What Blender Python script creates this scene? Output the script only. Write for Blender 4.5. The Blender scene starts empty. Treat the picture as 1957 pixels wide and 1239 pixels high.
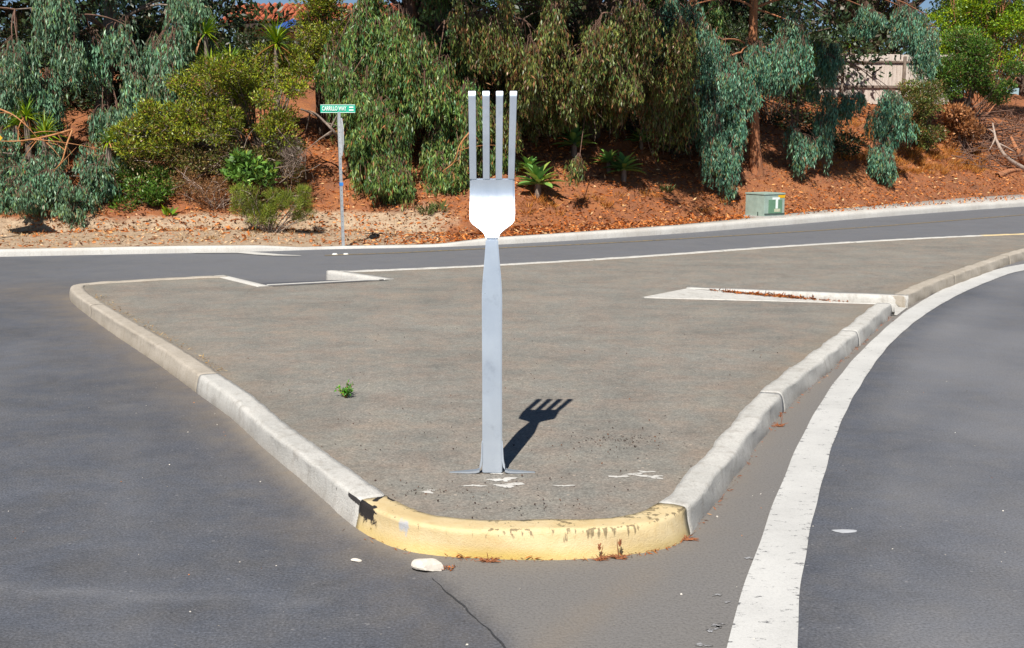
import bpy, bmesh, math, random
import numpy as np
from mathutils import Vector, Matrix
from mathutils.geometry import delaunay_2d_cdt

R = np.random.default_rng(11)
random.seed(5)
sc = bpy.context.scene
C = sc.collection

# ------------------------------------------------------------------ camera
FOC, CX, CY, CAMH = 2200.0, 978.5, 619.5, 2.1
PITCH = math.atan(354 / FOC)
cd = bpy.data.cameras.new("camera"); cam = bpy.data.objects.new("camera", cd); C.objects.link(cam)
cd.sensor_width = 36; cd.lens = FOC / 1957 * 36; cd.clip_end = 2000
cam.location = (0, 0, CAMH); cam.rotation_euler = (math.radians(90) - PITCH, 0, 0)
sc.camera = cam

# ------------------------------------------------------------------ sky, sun, exposure
SUN_EL, SUN_AZ = math.radians(50), math.radians(13.5)
w = bpy.data.worlds.new("World"); sc.world = w; w.use_nodes = True
nt = w.node_tree
bg = nt.nodes["Background"]; bg.inputs[1].default_value = 0.05
sky = nt.nodes.new("ShaderNodeTexSky"); sky.sky_type = 'NISHITA'; sky.sun_disc = False
sky.sun_elevation = SUN_EL; sky.sun_rotation = math.radians(180) + SUN_AZ
sky.air_density = 0.9; sky.dust_density = 0.0; sky.ozone_density = 3.0; sky.altitude = 1500
nt.links.new(sky.outputs[0], bg.inputs[0])
sl = bpy.data.lights.new("sun", 'SUN'); sl.energy = 5.0; sl.angle = math.radians(0.5); sl.color = (1, .95, .87)
so = bpy.data.objects.new("sun", sl); C.objects.link(so)
ld = Vector((math.sin(SUN_AZ) * math.cos(SUN_EL), math.cos(SUN_AZ) * math.cos(SUN_EL), -math.sin(SUN_EL)))
so.rotation_euler = ld.to_track_quat('-Z', 'Y').to_euler(); so.location = (-6, -14, 20)
vs = sc.view_settings
vs.view_transform = 'Standard'; vs.look = 'None'; vs.gamma = 1; vs.exposure = 0.48
sc.cycles.max_bounces = 6; sc.cycles.transparent_max_bounces = 4

# ------------------------------------------------------------------ survey helpers (a bearing and a distance give a place)
def at(px, py, D):
    x = (px - CX) / FOC; u = (CY - py) / FOC
    d = (x, math.cos(PITCH) + u * math.sin(PITCH), -math.sin(PITCH) + u * math.cos(PITCH))
    t = D / d[1]
    return Vector((d[0] * t, D, CAMH + d[2] * t))

def catmull(pts, step=.1):
    P = np.array(pts, float); out = []
    Q = np.vstack([2 * P[0] - P[1], P, 2 * P[-1] - P[-2]])
    for i in range(1, len(Q) - 2):
        a, b, c, d = Q[i - 1:i + 3]
        n = max(2, int(np.linalg.norm(c - b) / step))
        t = np.linspace(0, 1, n, endpoint=False)[:, None]
        out.append(.5 * (2 * b + (c - a) * t + (2 * a - 5 * b + 4 * c - d) * t ** 2 + (3 * b - a - 3 * c + d) * t ** 3))
    out.append(P[-1:])
    return np.vstack(out)

# far kerb line (foot) as y(x), and its height
KX = np.array([-200, -60, -40, -20, -9.23, -5.66, -4.8, -3.35, -1.82, -.56, 1.34, 3.77, 6.78, 10.4, 15.95, 30, 60, 200])
KY = np.array([-20, 9.8, 14.2, 18.4, 20.68, 21.45, 21.65, 22.15, 22.45, 22.95, 24.1, 25.85, 28.45, 31.7, 36.2, 47, 68, 160])
_kp = catmull(np.stack([KX, KY], 1), .25)
def yK(x): return np.interp(x, _kp[:, 0], _kp[:, 1])
def hK(x): return np.interp(x, [-6.2, -4.8, -4.0, -1.4, -.4, 2, 8], [.115, .10, .035, .035, .12, .14, .16])
def slopeK(x): return (yK(x + .4) - yK(x - .4)) / .8
def wob(x, y):
    return (.5 * np.sin(1.3 * x + .7 * y + 1) + .35 * np.sin(2.9 * x - 1.9 * y + 2) + .25 * np.sin(5.1 * x + 4.3 * y)
            + .18 * np.sin(9.7 * x - 7.9 * y + 4) + .1 * np.sin(17 * x + 13 * y + 1))
def sstep(a, b, v):
    t = np.clip((v - a) / (b - a), 0, 1); return t * t * (3 - 2 * t)
def tz(x, y):
    x = np.asarray(x, float); y = np.asarray(y, float)
    m = slopeK(x); c = 1 / np.sqrt(1 + m * m)
    d = (y - yK(x)) * c
    w0 = np.interp(x, [-6, -3, -1, 2, 6, 12, 20], [2.9, 2.7, 1.9, 1.5, 1.4, 1.4, 1.4])
    s = np.clip(d - w0, 0, None)
    bank = 4.1 * (1 - np.exp(-(s * np.interp(x, [4, 9], [.60, .85])) / 4.1 * (1 + s * .06)))
    flat = .045 * np.clip(d - .2, 0, w0)
    amp = .012 + .13 * sstep(.2, 2.5, s)
    return hK(x) - .012 + flat + bank + amp * wob(x, y) * sstep(.25, 1.0, d)
def on_bank(px, py, d0=21.0, d1=60):
    for D in np.arange(d0, d1, .05):
        p = at(px, py, D)
        if p.y > yK(p.x) + .2 and p.z <= tz(p.x, p.y): return Vector((p.x, p.y, float(tz(p.x, p.y))))
    return p

# ------------------------------------------------------------------ materials
M = {}
def mat(name):
    m = bpy.data.materials.new(name); m.use_nodes = True; M[name] = m
    n = m.node_tree.nodes; L = m.node_tree.links
    return m, n, L, n["Principled BSDF"]
def N(n, t, **k):
    x = n.new(t)
    for a, b in k.items():
        if a.startswith("i_"): x.inputs[a[2:]].default_value = b
        else: setattr(x, a, b)
    return x
def noise(n, L, scale, detail=6, rough=.6, co=None, dist=0):
    x = N(n, "ShaderNodeTexNoise"); x.inputs["Scale"].default_value = scale; x.inputs["Detail"].default_value = detail
    x.inputs["Roughness"].default_value = rough; x.inputs["Distortion"].default_value = dist
    if co is not None: L.new(co, x.inputs["Vector"])
    return x
def ramp(n, L, src, stops):
    r = N(n, "ShaderNodeValToRGB"); e = r.color_ramp.elements
    while len(e) < len(stops): e.new(.5)
    for i, (p, c) in enumerate(stops):
        e[i].position = p; e[i].color = (*c, 1) if len(c) == 3 else c
    L.new(src, r.inputs[0]); return r
def mixc(n, L, fac, a, b, mode='MIX'):
    x = N(n, "ShaderNodeMix", data_type='RGBA', blend_type=mode)
    for s, v in ((0, fac), (6, a), (7, b)):
        if isinstance(v, (int, float)): x.inputs[s].default_value = v
        elif isinstance(v, tuple): x.inputs[s].default_value = (*v, 1)
        else: L.new(v, x.inputs[s])
    return x.outputs[2]
def math_(n, L, op, a, b=0.0, clamp=False):
    x = N(n, "ShaderNodeMath", operation=op, use_clamp=clamp)
    for i, v in enumerate((a, b)):
        if isinstance(v, (int, float)): x.inputs[i].default_value = v
        else: L.new(v, x.inputs[i])
    return x.outputs[0]
def bump(n, L, bs, h, strength=.4, dist=.01):
    b = N(n, "ShaderNodeBump"); b.inputs["Strength"].default_value = strength; b.inputs["Distance"].default_value = dist
    L.new(h, b.inputs["Height"]); L.new(b.outputs[0], bs.inputs["Normal"])
def attr(n, name):
    a = N(n, "ShaderNodeAttribute"); a.attribute_name = name; return a
def gpos(n):
    return N(n, "ShaderNodeNewGeometry").outputs["Position"]

def asphalt(name, base, warm, speck=.5, dust=True):
    m, n, L, bs = mat(name)
    p = gpos(n)
    big = noise(n, L, .55, 5, .6, p); mid = noise(n, L, 3.2, 6, .65, p); fine = noise(n, L, 75, 3, .7, p); tiny = noise(n, L, 210, 2, .6, p)
    vor = N(n, "ShaderNodeTexVoronoi"); vor.inputs["Scale"].default_value = 60; L.new(p, vor.inputs["Vector"])
    st = N(n, "ShaderNodeMapping"); st.inputs["Scale"].default_value = (.35, 2.2, 1); L.new(p, st.inputs["Vector"])
    streak = noise(n, L, 1.6, 5, .6, st.outputs[0])
    c = mixc(n, L, ramp(n, L, big.outputs[0], [(.35, (0, 0, 0)), (.68, (1, 1, 1))]).outputs[0], base, tuple(b * 1.28 for b in base))
    c = mixc(n, L, math_(n, L, 'MULTIPLY', ramp(n, L, mid.outputs[0], [(.40, (0, 0, 0)), (.66, (1, 1, 1))]).outputs[0], .75), c, warm)
    mm = noise(n, L, 13, 5, .7, p)
    c = mixc(n, L, .55, c, ramp(n, L, mm.outputs[0], [(.3, (.72, .74, .74)), (.5, (1, 1, 1)), (.7, (1.22, 1.19, 1.16))]).outputs[0], 'MULTIPLY')
    c = mixc(n, L, math_(n, L, 'MULTIPLY', ramp(n, L, streak.outputs[0], [(.5, (0, 0, 0)), (.72, (1, 1, 1))]).outputs[0], .3), c, tuple(b * 1.5 for b in base))
    st2 = noise(n, L, 1.7, 7, .68, p, .6)
    c = mixc(n, L, .8, c, ramp(n, L, st2.outputs[0], [(.33, (.80, .80, .80)), (.5, (1, 1, 1)), (.66, (1.16, 1.13, 1.08))]).outputs[0], 'MULTIPLY')
    g = ramp(n, L, fine.outputs[0], [(.28, (.45, .45, .45)), (.5, (1, 1, 1)), (.72, (1.0 + speck, 1.0 + speck, 1.0 + speck))])
    c = mixc(n, L, .8, c, g.outputs[0], 'MULTIPLY')
    lite = ramp(n, L, tiny.outputs[0], [(.66, (0, 0, 0)), (.74, (1, 1, 1))])
    c = mixc(n, L, math_(n, L, 'MULTIPLY', lite.outputs[0], .35), c, tuple(min(.6, b * 2.6) for b in warm))
    vs2 = N(n, "ShaderNodeTexVoronoi"); vs2.inputs["Scale"].default_value = 19; L.new(p, vs2.inputs["Vector"])
    sepv = N(n, "ShaderNodeSeparateColor"); L.new(vs2.outputs["Color"], sepv.inputs[0])
    spot = math_(n, L, 'LESS_THAN', vs2.outputs["Distance"], math_(n, L, 'MULTIPLY', math_(n, L, 'SUBTRACT', sepv.outputs[0], .55), .42))
    c = mixc(n, L, math_(n, L, 'MULTIPLY', spot, .6), c, mixc(n, L, math_(n, L, 'GREATER_THAN', sepv.outputs[1], .5), tuple(b * .45 for b in base), tuple(min(.5, b * 2.1) for b in warm)))
    if dust:
        a = attr(n, "dust"); sep = N(n, "ShaderNodeSeparateColor"); L.new(a.outputs["Color"], sep.inputs[0])
        # R = tan dust by the kerbs, G = older grey-brown patch, B = grazing sheen painted on the far road, and paler tyre-polished lane
        nz = ramp(n, L, mid.outputs[0], [(.2, (.45, .45, .45)), (.75, (1.25, 1.25, 1.25))])
        c = mixc(n, L, math_(n, L, 'MULTIPLY', sep.outputs[1], .8), c, mixc(n, L, g.outputs[0], (.06, .056, .053), (.185, .174, .162)))
        c = mixc(n, L, math_(n, L, 'MULTIPLY', sep.outputs[2], .7), c, mixc(n, L, g.outputs[0], (.08, .08, .083), (.225, .225, .235)))
        c = mixc(n, L, math_(n, L, 'MULTIPLY', sep.outputs[0], math_(n, L, 'MULTIPLY', nz.outputs[0], .48), True), c, (.23, .175, .115))
    L.new(c, bs.inputs["Base Color"]); bs.inputs["Roughness"].default_value = .86
    h = math_(n, L, 'ADD', fine.outputs[0], math_(n, L, 'MULTIPLY', vor.outputs[0], .6))
    bump(n, L, bs, h, .55, .006)
    return m
asphalt("asphalt", (.066, .072, .088), (.093, .092, .096), .8)
asphalt("island_asphalt", (.170, .163, .144), (.228, .183, .149), .7)

def concrete(name, a, b, stain=(.16, .13, .10), sa=.5):
    m, n, L, bs = mat(name); p = gpos(n)
    big = noise(n, L, 1.6, 5, .6, p); mid = noise(n, L, 9, 6, .7, p); fine = noise(n, L, 90, 3, .7, p)
    c = mixc(n, L, ramp(n, L, big.outputs[0], [(.35, (0, 0, 0)), (.65, (1, 1, 1))]).outputs[0], a, b)
    c = mixc(n, L, math_(n, L, 'MULTIPLY', ramp(n, L, mid.outputs[0], [(.5, (0, 0, 0)), (.75, (1, 1, 1))]).outputs[0], sa), c, stain)
    c = mixc(n, L, .75, c, ramp(n, L, fine.outputs[0], [(.25, (.55, .54, .52)), (.45, (.95, .95, .95)), (.7, (1.12, 1.12, 1.12))]).outputs[0], 'MULTIPLY')
    vz = N(n, "ShaderNodeMapping"); vz.inputs["Scale"].default_value = (26, 26, 2.5); L.new(p, vz.inputs["Vector"])
    dv_ = noise(n, L, 1, 4, .6, vz.outputs[0])
    c = mixc(n, L, math_(n, L, 'MULTIPLY', ramp(n, L, dv_.outputs[0], [(.55, (0, 0, 0)), (.72, (1, 1, 1))]).outputs[0], .35), c, stain)
    sk = attr(n, "scuff"); sks = math_(n, L, 'ADD', sk.outputs["Fac"], math_(n, L, 'MULTIPLY', math_(n, L, 'SUBTRACT', mid.outputs[0], .5), 1.3))
    c = mixc(n, L, ramp(n, L, math_(n, L, 'MULTIPLY', sks, math_(n, L, 'GREATER_THAN', sk.outputs["Fac"], .05)), [(.5, (0, 0, 0)), (.6, (1, 1, 1))]).outputs[0], c, (.025, .022, .022))
    dirt = attr(n, "dirt")
    c = mixc(n, L, dirt.outputs["Fac"], c, stain)
    L.new(c, bs.inputs["Base Color"]); bs.inputs["Roughness"].default_value = .88
    bump(n, L, bs, math_(n, L, 'ADD', mid.outputs[0], fine.outputs[0]), .6, .012)
    return m
concrete("concrete", (.47, .46, .43), (.56, .545, .51), (.25, .22, .185), .6)
concrete("concrete_tan", (.38, .335, .275), (.46, .41, .345), (.2, .16, .11), .4)
concrete("concrete_far", (.50, .485, .455), (.58, .565, .53), (.33, .29, .24), .3)

# yellow kerb paint: chips and black rubber come from painted masks broken up by noise
m, n, L, bs = mat("kerb_yellow"); p = gpos(n)
a = attr(n, "marks"); sep = N(n, "ShaderNodeSeparateColor"); L.new(a.outputs["Color"], sep.inputs[0])
big = noise(n, L, 3.5, 5, .6, p); mid = noise(n, L, 22, 6, .75, p); fine = noise(n, L, 120, 3, .7, p)
vm = N(n, "ShaderNodeMapping"); vm.inputs["Scale"].default_value = (38, 38, 3); L.new(p, vm.inputs["Vector"])
drip = noise(n, L, 1.0, 4, .6, vm.outputs[0])
c = mixc(n, L, ramp(n, L, big.outputs[0], [(.35, (0, 0, 0)), (.65, (1, 1, 1))]).outputs[0], (.58, .44, .225), (.64, .52, .31))
c = mixc(n, L, math_(n, L, 'MULTIPLY', ramp(n, L, mid.outputs[0], [(.5, (0, 0, 0)), (.72, (1, 1, 1))]).outputs[0], .5), c, (.50, .34, .14))
def brk(mask, nz, k=1.0):
    s = math_(n, L, 'ADD', mask, math_(n, L, 'MULTIPLY', math_(n, L, 'SUBTRACT', nz, .5), k))
    return ramp(n, L, s, [(.42, (0, 0, 0)), (.56, (1, 1, 1))]).outputs[0]
low = math_(n, L, 'MULTIPLY', N(n, "ShaderNodeSeparateXYZ").outputs[2], 1)
c = mixc(n, L, math_(n, L, 'MULTIPLY', brk(sep.outputs[2], drip.outputs[0], 2.2), .75), c, (.11, .08, .04))
c = mixc(n, L, brk(sep.outputs[1], mid.outputs[0], .6), c, (.42, .42, .43))
c = mixc(n, L, brk(sep.outputs[0], mid.outputs[0], 1.7), c, (.022, .018, .016))
a2 = attr(n, "low"); c = mixc(n, L, math_(n, L, 'MULTIPLY', a2.outputs["Fac"], .75), c, (.60, .42, .07))
L.new(c, bs.inputs["Base Color"]); bs.inputs["Roughness"].default_value = .62
bump(n, L, bs, math_(n, L, 'ADD', mid.outputs[0], fine.outputs[0]), .4, .010)

# road paint with wear
def paint(name, col, wear, under=(.10, .10, .105)):
    m, n, L, bs = mat(name); p = gpos(n)
    st = N(n, "ShaderNodeMapping"); st.inputs["Scale"].default_value = (5, 9, 1); L.new(p, st.inputs["Vector"])
    a = noise(n, L, 2.2, 7, .72, st.outputs[0]); b = noise(n, L, 95, 3, .7, p); d = noise(n, L, 1.4, 4, .6, p)
    e = attr(n, "edge")
    s = math_(n, L, 'ADD', math_(n, L, 'ADD', a.outputs[0], math_(n, L, 'MULTIPLY', b.outputs[0], .35)), math_(n, L, 'MULTIPLY', e.outputs["Fac"], .06))
    k = ramp(n, L, s, [(wear, (0, 0, 0)), (wear + .07, (1, 1, 1))])
    c = mixc(n, L, ramp(n, L, d.outputs[0], [(.35, (0, 0, 0)), (.65, (1, 1, 1))]).outputs[0], col, tuple(v * .85 for v in col))
    c = mixc(n, L, .35, c, ramp(n, L, b.outputs[0], [(.3, (.6, .6, .6)), (.55, (1, 1, 1))]).outputs[0], 'MULTIPLY')
    c = mixc(n, L, k.outputs[0], c, under)
    L.new(c, bs.inputs["Base Color"]); bs.inputs["Roughness"].default_value = .7
    bump(n, L, bs, b.outputs[0], .3, .004)
paint("paint_white", (.56, .555, .535), .785)
paint("paint_fleck", (.34, .34, .35), .66, (.14, .133, .126))
paint("paint_splash", (.58, .56, .52), .75, (.20, .185, .162))
paint("paint_yellow", (.34, .24, .09), .66)

# soil: orange decomposed bank, tan dry verge
m, n, L, bs = mat("soil"); p = gpos(n)
a = attr(n, "soil"); sep = N(n, "ShaderNodeSeparateColor"); L.new(a.outputs["Color"], sep.inputs[0])
big = noise(n, L, .8, 6, .65, p); mid = noise(n, L, 5, 7, .7, p); fine = noise(n, L, 26, 5, .75, p)
c = ramp(n, L, big.outputs[0], [(.3, (.15, .066, .032)), (.48, (.34, .12, .042)), (.7, (.43, .175, .06))]).outputs[0]
c = mixc(n, L, ramp(n, L, mid.outputs[0], [(.45, (0, 0, 0)), (.62, (1, 1, 1))]).outputs[0], c, (.27, .105, .05))
tan = ramp(n, L, mid.outputs[0], [(.3, (.30, .20, .125)), (.5, (.45, .325, .215)), (.65, (.52, .40, .275))]).outputs[0]
tf = math_(n, L, 'ADD', sep.outputs[0], math_(n, L, 'MULTIPLY', math_(n, L, 'SUBTRACT', big.outputs[0], .5), 1.2))
c = mixc(n, L, ramp(n, L, tf, [(.4, (0, 0, 0)), (.62, (1, 1, 1))]).outputs[0], c, tan)
c = mixc(n, L, .8, c, ramp(n, L, fine.outputs[0], [(.3, (.42, .4, .38)), (.5, (.95, .95, .95)), (.7, (1.35, 1.3, 1.25))]).outputs[0], 'MULTIPLY')
L.new(c, bs.inputs["Base Color"]); bs.inputs["Roughness"].default_value = .95
bump(n, L, bs, math_(n, L, 'ADD', mid.outputs[0], fine.outputs[0]), .8, .05)

def vcol(name, rough=.43, trans=.16, attrn="col", spec=.4):
    m, n, L, bs = mat(name); a = attr(n, attrn)
    L.new(a.outputs["Color"], bs.inputs["Base Color"]); bs.inputs["Roughness"].default_value = rough
    bs.inputs["Specular IOR Level"].default_value = spec
    if trans:
        t = N(n, "ShaderNodeBsdfTranslucent"); L.new(a.outputs["Color"], t.inputs[0])
        mx = N(n, "ShaderNodeMixShader"); mx.inputs[0].default_value = trans
        L.new(bs.outputs[0], mx.inputs[1]); L.new(t.outputs[0], mx.inputs[2])
        L.new(mx.outputs[0], n["Material Output"].inputs[0])
vcol("leaf"); vcol("litter", .9, 0, spec=.1)
def bark(name, a, b, c2, sx=1.0):
    m, n, L, bs = mat(name); p = gpos(n)
    mp = N(n, "ShaderNodeMapping"); mp.inputs["Scale"].default_value = (9 * sx, 9 * sx, 1.6); L.new(p, mp.inputs["Vector"])
    s = noise(n, L, 1.5, 6, .7, mp.outputs[0]); f = noise(n, L, 30, 4, .7, p)
    c = ramp(n, L, s.outputs[0], [(.32, a), (.5, b), (.66, c2)]).outputs[0]
    L.new(c, bs.inputs["Base Color"]); bs.inputs["Roughness"].default_value = .9
    bump(n, L, bs, math_(n, L, 'ADD', s.outputs[0], f.outputs[0]), .6, .02)
bark("bark_red", (.16, .10, .07), (.38, .14, .055), (.42, .22, .12))
bark("bark_grey", (.10, .075, .06), (.20, .15, .12), (.32, .26, .2))
bark("bark_dark", (.05, .035, .028), (.10, .065, .045), (.17, .12, .09))
bark("twig", (.09, .05, .035), (.15, .08, .055), (.22, .125, .085))
bark("branch_orange", (.30, .12, .045), (.44, .19, .07), (.46, .28, .16))
bark("dead_wood", (.24, .17, .13), (.36, .27, .215), (.46, .38, .33))
bark("plank", (.42, .35, .295), (.56, .48, .42), (.66, .59, .53), 2)
def plain(name, col, rough=.5, metal=0, nz=.12, scale=14):
    m, n, L, bs = mat(name); p = gpos(n)
    a = noise(n, L, scale, 5, .65, p)
    c = mixc(n, L, 1.0, col, ramp(n, L, a.outputs[0], [(.3, (1 - nz,) * 3), (.7, (1 + nz,) * 3)]).outputs[0], 'MULTIPLY')
    L.new(c, bs.inputs["Base Color"]); bs.inputs["Roughness"].default_value = rough; bs.inputs["Metallic"].default_value = metal
    return m
plain("sign_green", (.02, .42, .27), .45); plain("sign_white", (.78, .84, .80), .5, nz=.04); plain("galv", (.50, .52, .53), .5, .55)
plain("sign_back", (.62, .65, .67), .5, .2); plain("sign_yellow", (.75, .42, .01), .5); plain("tag_blue", (.04, .22, .6), .5)
plain("box_green", (.31, .40, .345), .55, nz=.16, scale=5); plain("box_dark", (.05, .07, .06), .6); plain("pad", (.45, .43, .4), .9)
plain("panel_green", (.13, .25, .155), .5); plain("label_tan", (.5, .52, .36), .6)
plain("stucco", (.42, .33, .27), .9); plain("tile", (.40, .105, .045), .8, nz=.5, scale=3.5); plain("fascia_blue", (.02, .09, .42), .5)
plain("roof_under", (.05, .035, .03), .9); plain("rock", (.60, .55, .48), .9, nz=.15, scale=30); plain("grey_stone", (.36, .37, .39), .9); plain("marker", (.75, .74, .68), .5)
plain("weed_stem", (.28, .10, .04), .8, nz=.4, scale=60)
plain("pane", (.02, .025, .03), .1)
# weathered sheet metal of the fork
m, n, L, bs = mat("steel"); p = gpos(n)
mp = N(n, "ShaderNodeMapping"); mp.inputs["Scale"].default_value = (60, 60, 4); L.new(p, mp.inputs["Vector"])
s = noise(n, L, 1.2, 5, .6, mp.outputs[0]); b = noise(n, L, 6, 5, .6, p)
c = ramp(n, L, b.outputs[0], [(.3, (.58, .645, .735)), (.7, (.67, .735, .815))]).outputs[0]
L.new(c, bs.inputs["Base Color"]); bs.inputs["Metallic"].default_value = .7
rr = N(n, "ShaderNodeMapRange"); rr.inputs[3].default_value = .27; rr.inputs[4].default_value = .40; L.new(s.outputs[0], rr.inputs[0])
L.new(rr.outputs[0], bs.inputs["Roughness"])
sm = noise(n, L, 2.3, 6, .65, p); rs2 = math_(n, L, 'ADD', rr.outputs[0], math_(n, L, 'MULTIPLY', math_(n, L, 'SUBTRACT', sm.outputs[0], .5), .22)); L.new(rs2, bs.inputs["Roughness"])
gr = ramp(n, L, noise(n, L, 11, 6, .7, p).outputs[0], [(.55, (1, 1, 1)), (.75, (.74, .75, .77))]).outputs[0]
L.new(mixc(n, L, .7, c, gr, 'MULTIPLY'), bs.inputs["Base Color"])
bump(n, L, bs, math_(n, L, 'ADD', math_(n, L, 'MULTIPLY', s.outputs[0], .25), b.outputs[0]), .07, .02)

# ------------------------------------------------------------------ object helpers
def link(name, me, mt, parent=None):
    o = bpy.data.objects.new(name, me); C.objects.link(o)
    if mt is not None and not me.materials: me.materials.append(M[mt])
    if parent is not None: o.parent = parent
    return o
def thing(name, label, cat, loc=(0, 0, 0), rz=0, group=None):
    o = bpy.data.objects.new(name, None); C.objects.link(o); o.empty_display_size = .2
    o.location = loc; o.rotation_euler = (0, 0, rz); tag(o, label, cat, group); return o
def tag(o, label, cat, group=None, kind=None):
    o["label"] = label; o["category"] = cat
    if group: o["group"] = group
    if kind: o["kind"] = kind
    return o
def struct(o, label=None, cat=None, kind="structure"):
    o["kind"] = kind
    if label: o["label"] = label
    if cat: o["category"] = cat
    return o
def meshnp(name, V, F, col=None, attrn="col", smooth=False):
    """V (n,3); F (m,k) all same k"""
    V = np.asarray(V, np.float32); F = np.asarray(F, np.int32)
    me = bpy.data.meshes.new(name); k = F.shape[1]
    me.vertices.add(len(V)); me.vertices.foreach_set("co", V.ravel())
    me.loops.add(F.size); me.loops.foreach_set("vertex_index", F.ravel())
    me.polygons.add(len(F)); me.polygons.foreach_set("loop_start", np.arange(0, F.size, k, dtype=np.int32))
    me.polygons.foreach_set("loop_total", np.full(len(F), k, np.int32))
    if smooth: me.polygons.foreach_set("use_smooth", np.ones(len(F), bool))
    me.update(calc_edges=True)
    if col is not None: setcol(me, attrn, col)
    return me
def setcol(me, name, col):
    col = np.asarray(col, np.float32)
    if col.ndim == 1:
        a = me.attributes.new(name, 'FLOAT', 'POINT'); a.data.foreach_set("value", col)
    else:
        if col.shape[1] == 3: col = np.hstack([col, np.ones((len(col), 1), np.float32)])
        a = me.attributes.new(name, 'FLOAT_COLOR', 'POINT'); a.data.foreach_set("color", col.ravel())
def bm_obj(name, bm, mt, parent=None, smooth=False):
    me = bpy.data.meshes.new(name)
    bmesh.ops.recalc_face_normals(bm, faces=bm.faces)
    bm.to_mesh(me); bm.free()
    if smooth:
        for q in me.polygons: q.use_smooth = True
    return link(name, me, mt, parent)
def box(bm, c, s, rz=0, bev=0, rot=None):
    mtx = Matrix.Translation(c) @ (rot if rot is not None else Matrix.Rotation(rz, 4, 'Z')) @ Matrix.Diagonal((*s, 1))
    r = bmesh.ops.create_cube(bm, size=1, matrix=mtx)
    if bev:
        es = list({e for v in r['verts'] for e in v.link_edges})
        bmesh.ops.bevel(bm, geom=es, offset=bev, segments=2, affect='EDGES')
def tubes(paths, sides=5):
    """paths: list of (pts (k,3), radii (k,)) -> V,F"""
    Vs, Fs, o = [], [], 0
    for P, r in paths:
        P = np.asarray(P, float); r = np.asarray(r, float); k = len(P)
        T = np.gradient(P, axis=0); T /= np.linalg.norm(T, axis=1)[:, None] + 1e-9
        ref = np.where(np.abs(T[:, 2:3]) > .9, np.array([[1., 0, 0]]), np.array([[0, 0, 1.]]))
        if np.abs(T[:, 2]).max() > .9: ref = np.tile(np.array([[1., .13, 0]]), (k, 1))
        A = np.cross(T, ref); A /= np.linalg.norm(A, axis=1)[:, None] + 1e-9; B = np.cross(T, A)
        an = np.linspace(0, 2 * np.pi, sides, endpoint=False)
        ring = P[:, None] + r[:, None, None] * (np.cos(an)[None, :, None] * A[:, None] + np.sin(an)[None, :, None] * B[:, None])
        Vs.append(ring.reshape(-1, 3))
        i, j = np.meshgrid(np.arange(k - 1), np.arange(sides), indexing='ij'); j2 = (j + 1) % sides
        Fs.append(np.stack([i * sides + j, i * sides + j2, (i + 1) * sides + j2, (i + 1) * sides + j], -1).reshape(-1, 4) + o)
        o += k * sides
    return np.vstack(Vs), np.vstack(Fs)
def curve3(a, b, sag=0, k=6, jit=0):
    a = np.array(a, float); b = np.array(b, float); t = np.linspace(0, 1, k)[:, None]
    mid = (a + b) / 2 + np.array([0, 0, sag]) + R.normal(0, 1, 3) * jit
    return (1 - t) ** 2 * a + 2 * t * (1 - t) * mid + t * t * b

# ------------------------------------------------------------------ ground sheet, road
V = np.array([(-700, -700, -.25), (700, -700, -.25), (700, 900, -.25), (-700, 900, -.25)]); g = link("ground", meshnp("ground", V, [(0, 1, 2, 3)], col=np.zeros((4, 3)), attrn="soil"), "soil")
struct(g)

# island outline (foot of the kerb)
P1 = [(-4.12, 16.56), (-4.6, 16.42), (-5.35, 16.02), (-5.75, 15.78), (-5.93, 15.55), (-5.9, 15.2), (-5.43, 14.25), (-4.34, 12.35), (-3.37, 10.72), (-2.64, 9.42), (-2.14, 8.53),
      (-1.74, 7.72), (-1.40, 7.08), (-1.21, 6.72), (-1.02, 6.35), (-.83, 6.0), (-.60, 5.72), (-.33, 5.59), (.06, 5.55), (.46, 5.58), (.76, 5.69), (.96, 5.93),
      (1.18, 6.44), (1.49, 7.19), (1.80, 7.98), (2.14, 8.79), (2.50, 9.53), (2.85, 10.21), (3.32, 11.15), (3.82, 12.15), (4.2, 12.95), (4.56, 13.66)]
P2 = [(4.93, 14.28), (5.36, 14.98), (6.04, 16.03), (7.4, 17.95), (8.99, 20.14), (10.6, 22.0), (12.2, 23.6), (13.3, 24.6), (13.55, 25.0), (13.3, 25.28), (12.3, 25.0), (10.65, 24.1),
      (9.92, 23.8), (8.0, 22.93), (5.04, 21.3), (1.94, 19.3), (-.44, 18.02), (-1.96, 17.38), (-2.60, 17.16)]
p1 = catmull(P1, .045); p2 = catmull(P2, .1)
# slight hand-laid wobble of the old kerb
def normals2(p):
    t = np.gradient(p, axis=0); t /= np.linalg.norm(t, axis=1)[:, None]; return np.stack([-t[:, 1], t[:, 0]], 1)   # left of travel = inside
n1, n2 = normals2(p1), normals2(p2)
foot_all = np.vstack([p1, p2])

WL = catmull([(10.6, 20.8), (8.69, 19.45), (7.62, 18.29), (6.4, 16.62), (4.99, 14.27), (3.98, 12.32), (3.14, 10.57), (2.49, 9.06), (1.99, 7.77), (1.64, 6.79), (1.38, 6.03), (1.15, 5.34), (.98, 4.84), (.89, 4.53), (.68, 3.6), (.5, 2)], .08)
WR = catmull([(10.3, 20.1), (8.28, 18.51), (7.27, 17.25), (6.05, 15.49), (4.87, 13.54), (3.89, 11.68), (3.22, 10.21), (2.65, 8.87), (2.23, 7.77), (1.89, 6.79), (1.63, 6.03), (1.41, 5.34), (1.27, 4.84), (1.18, 4.53), (1.02, 3.6), (.85, 2)], .08)

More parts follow.
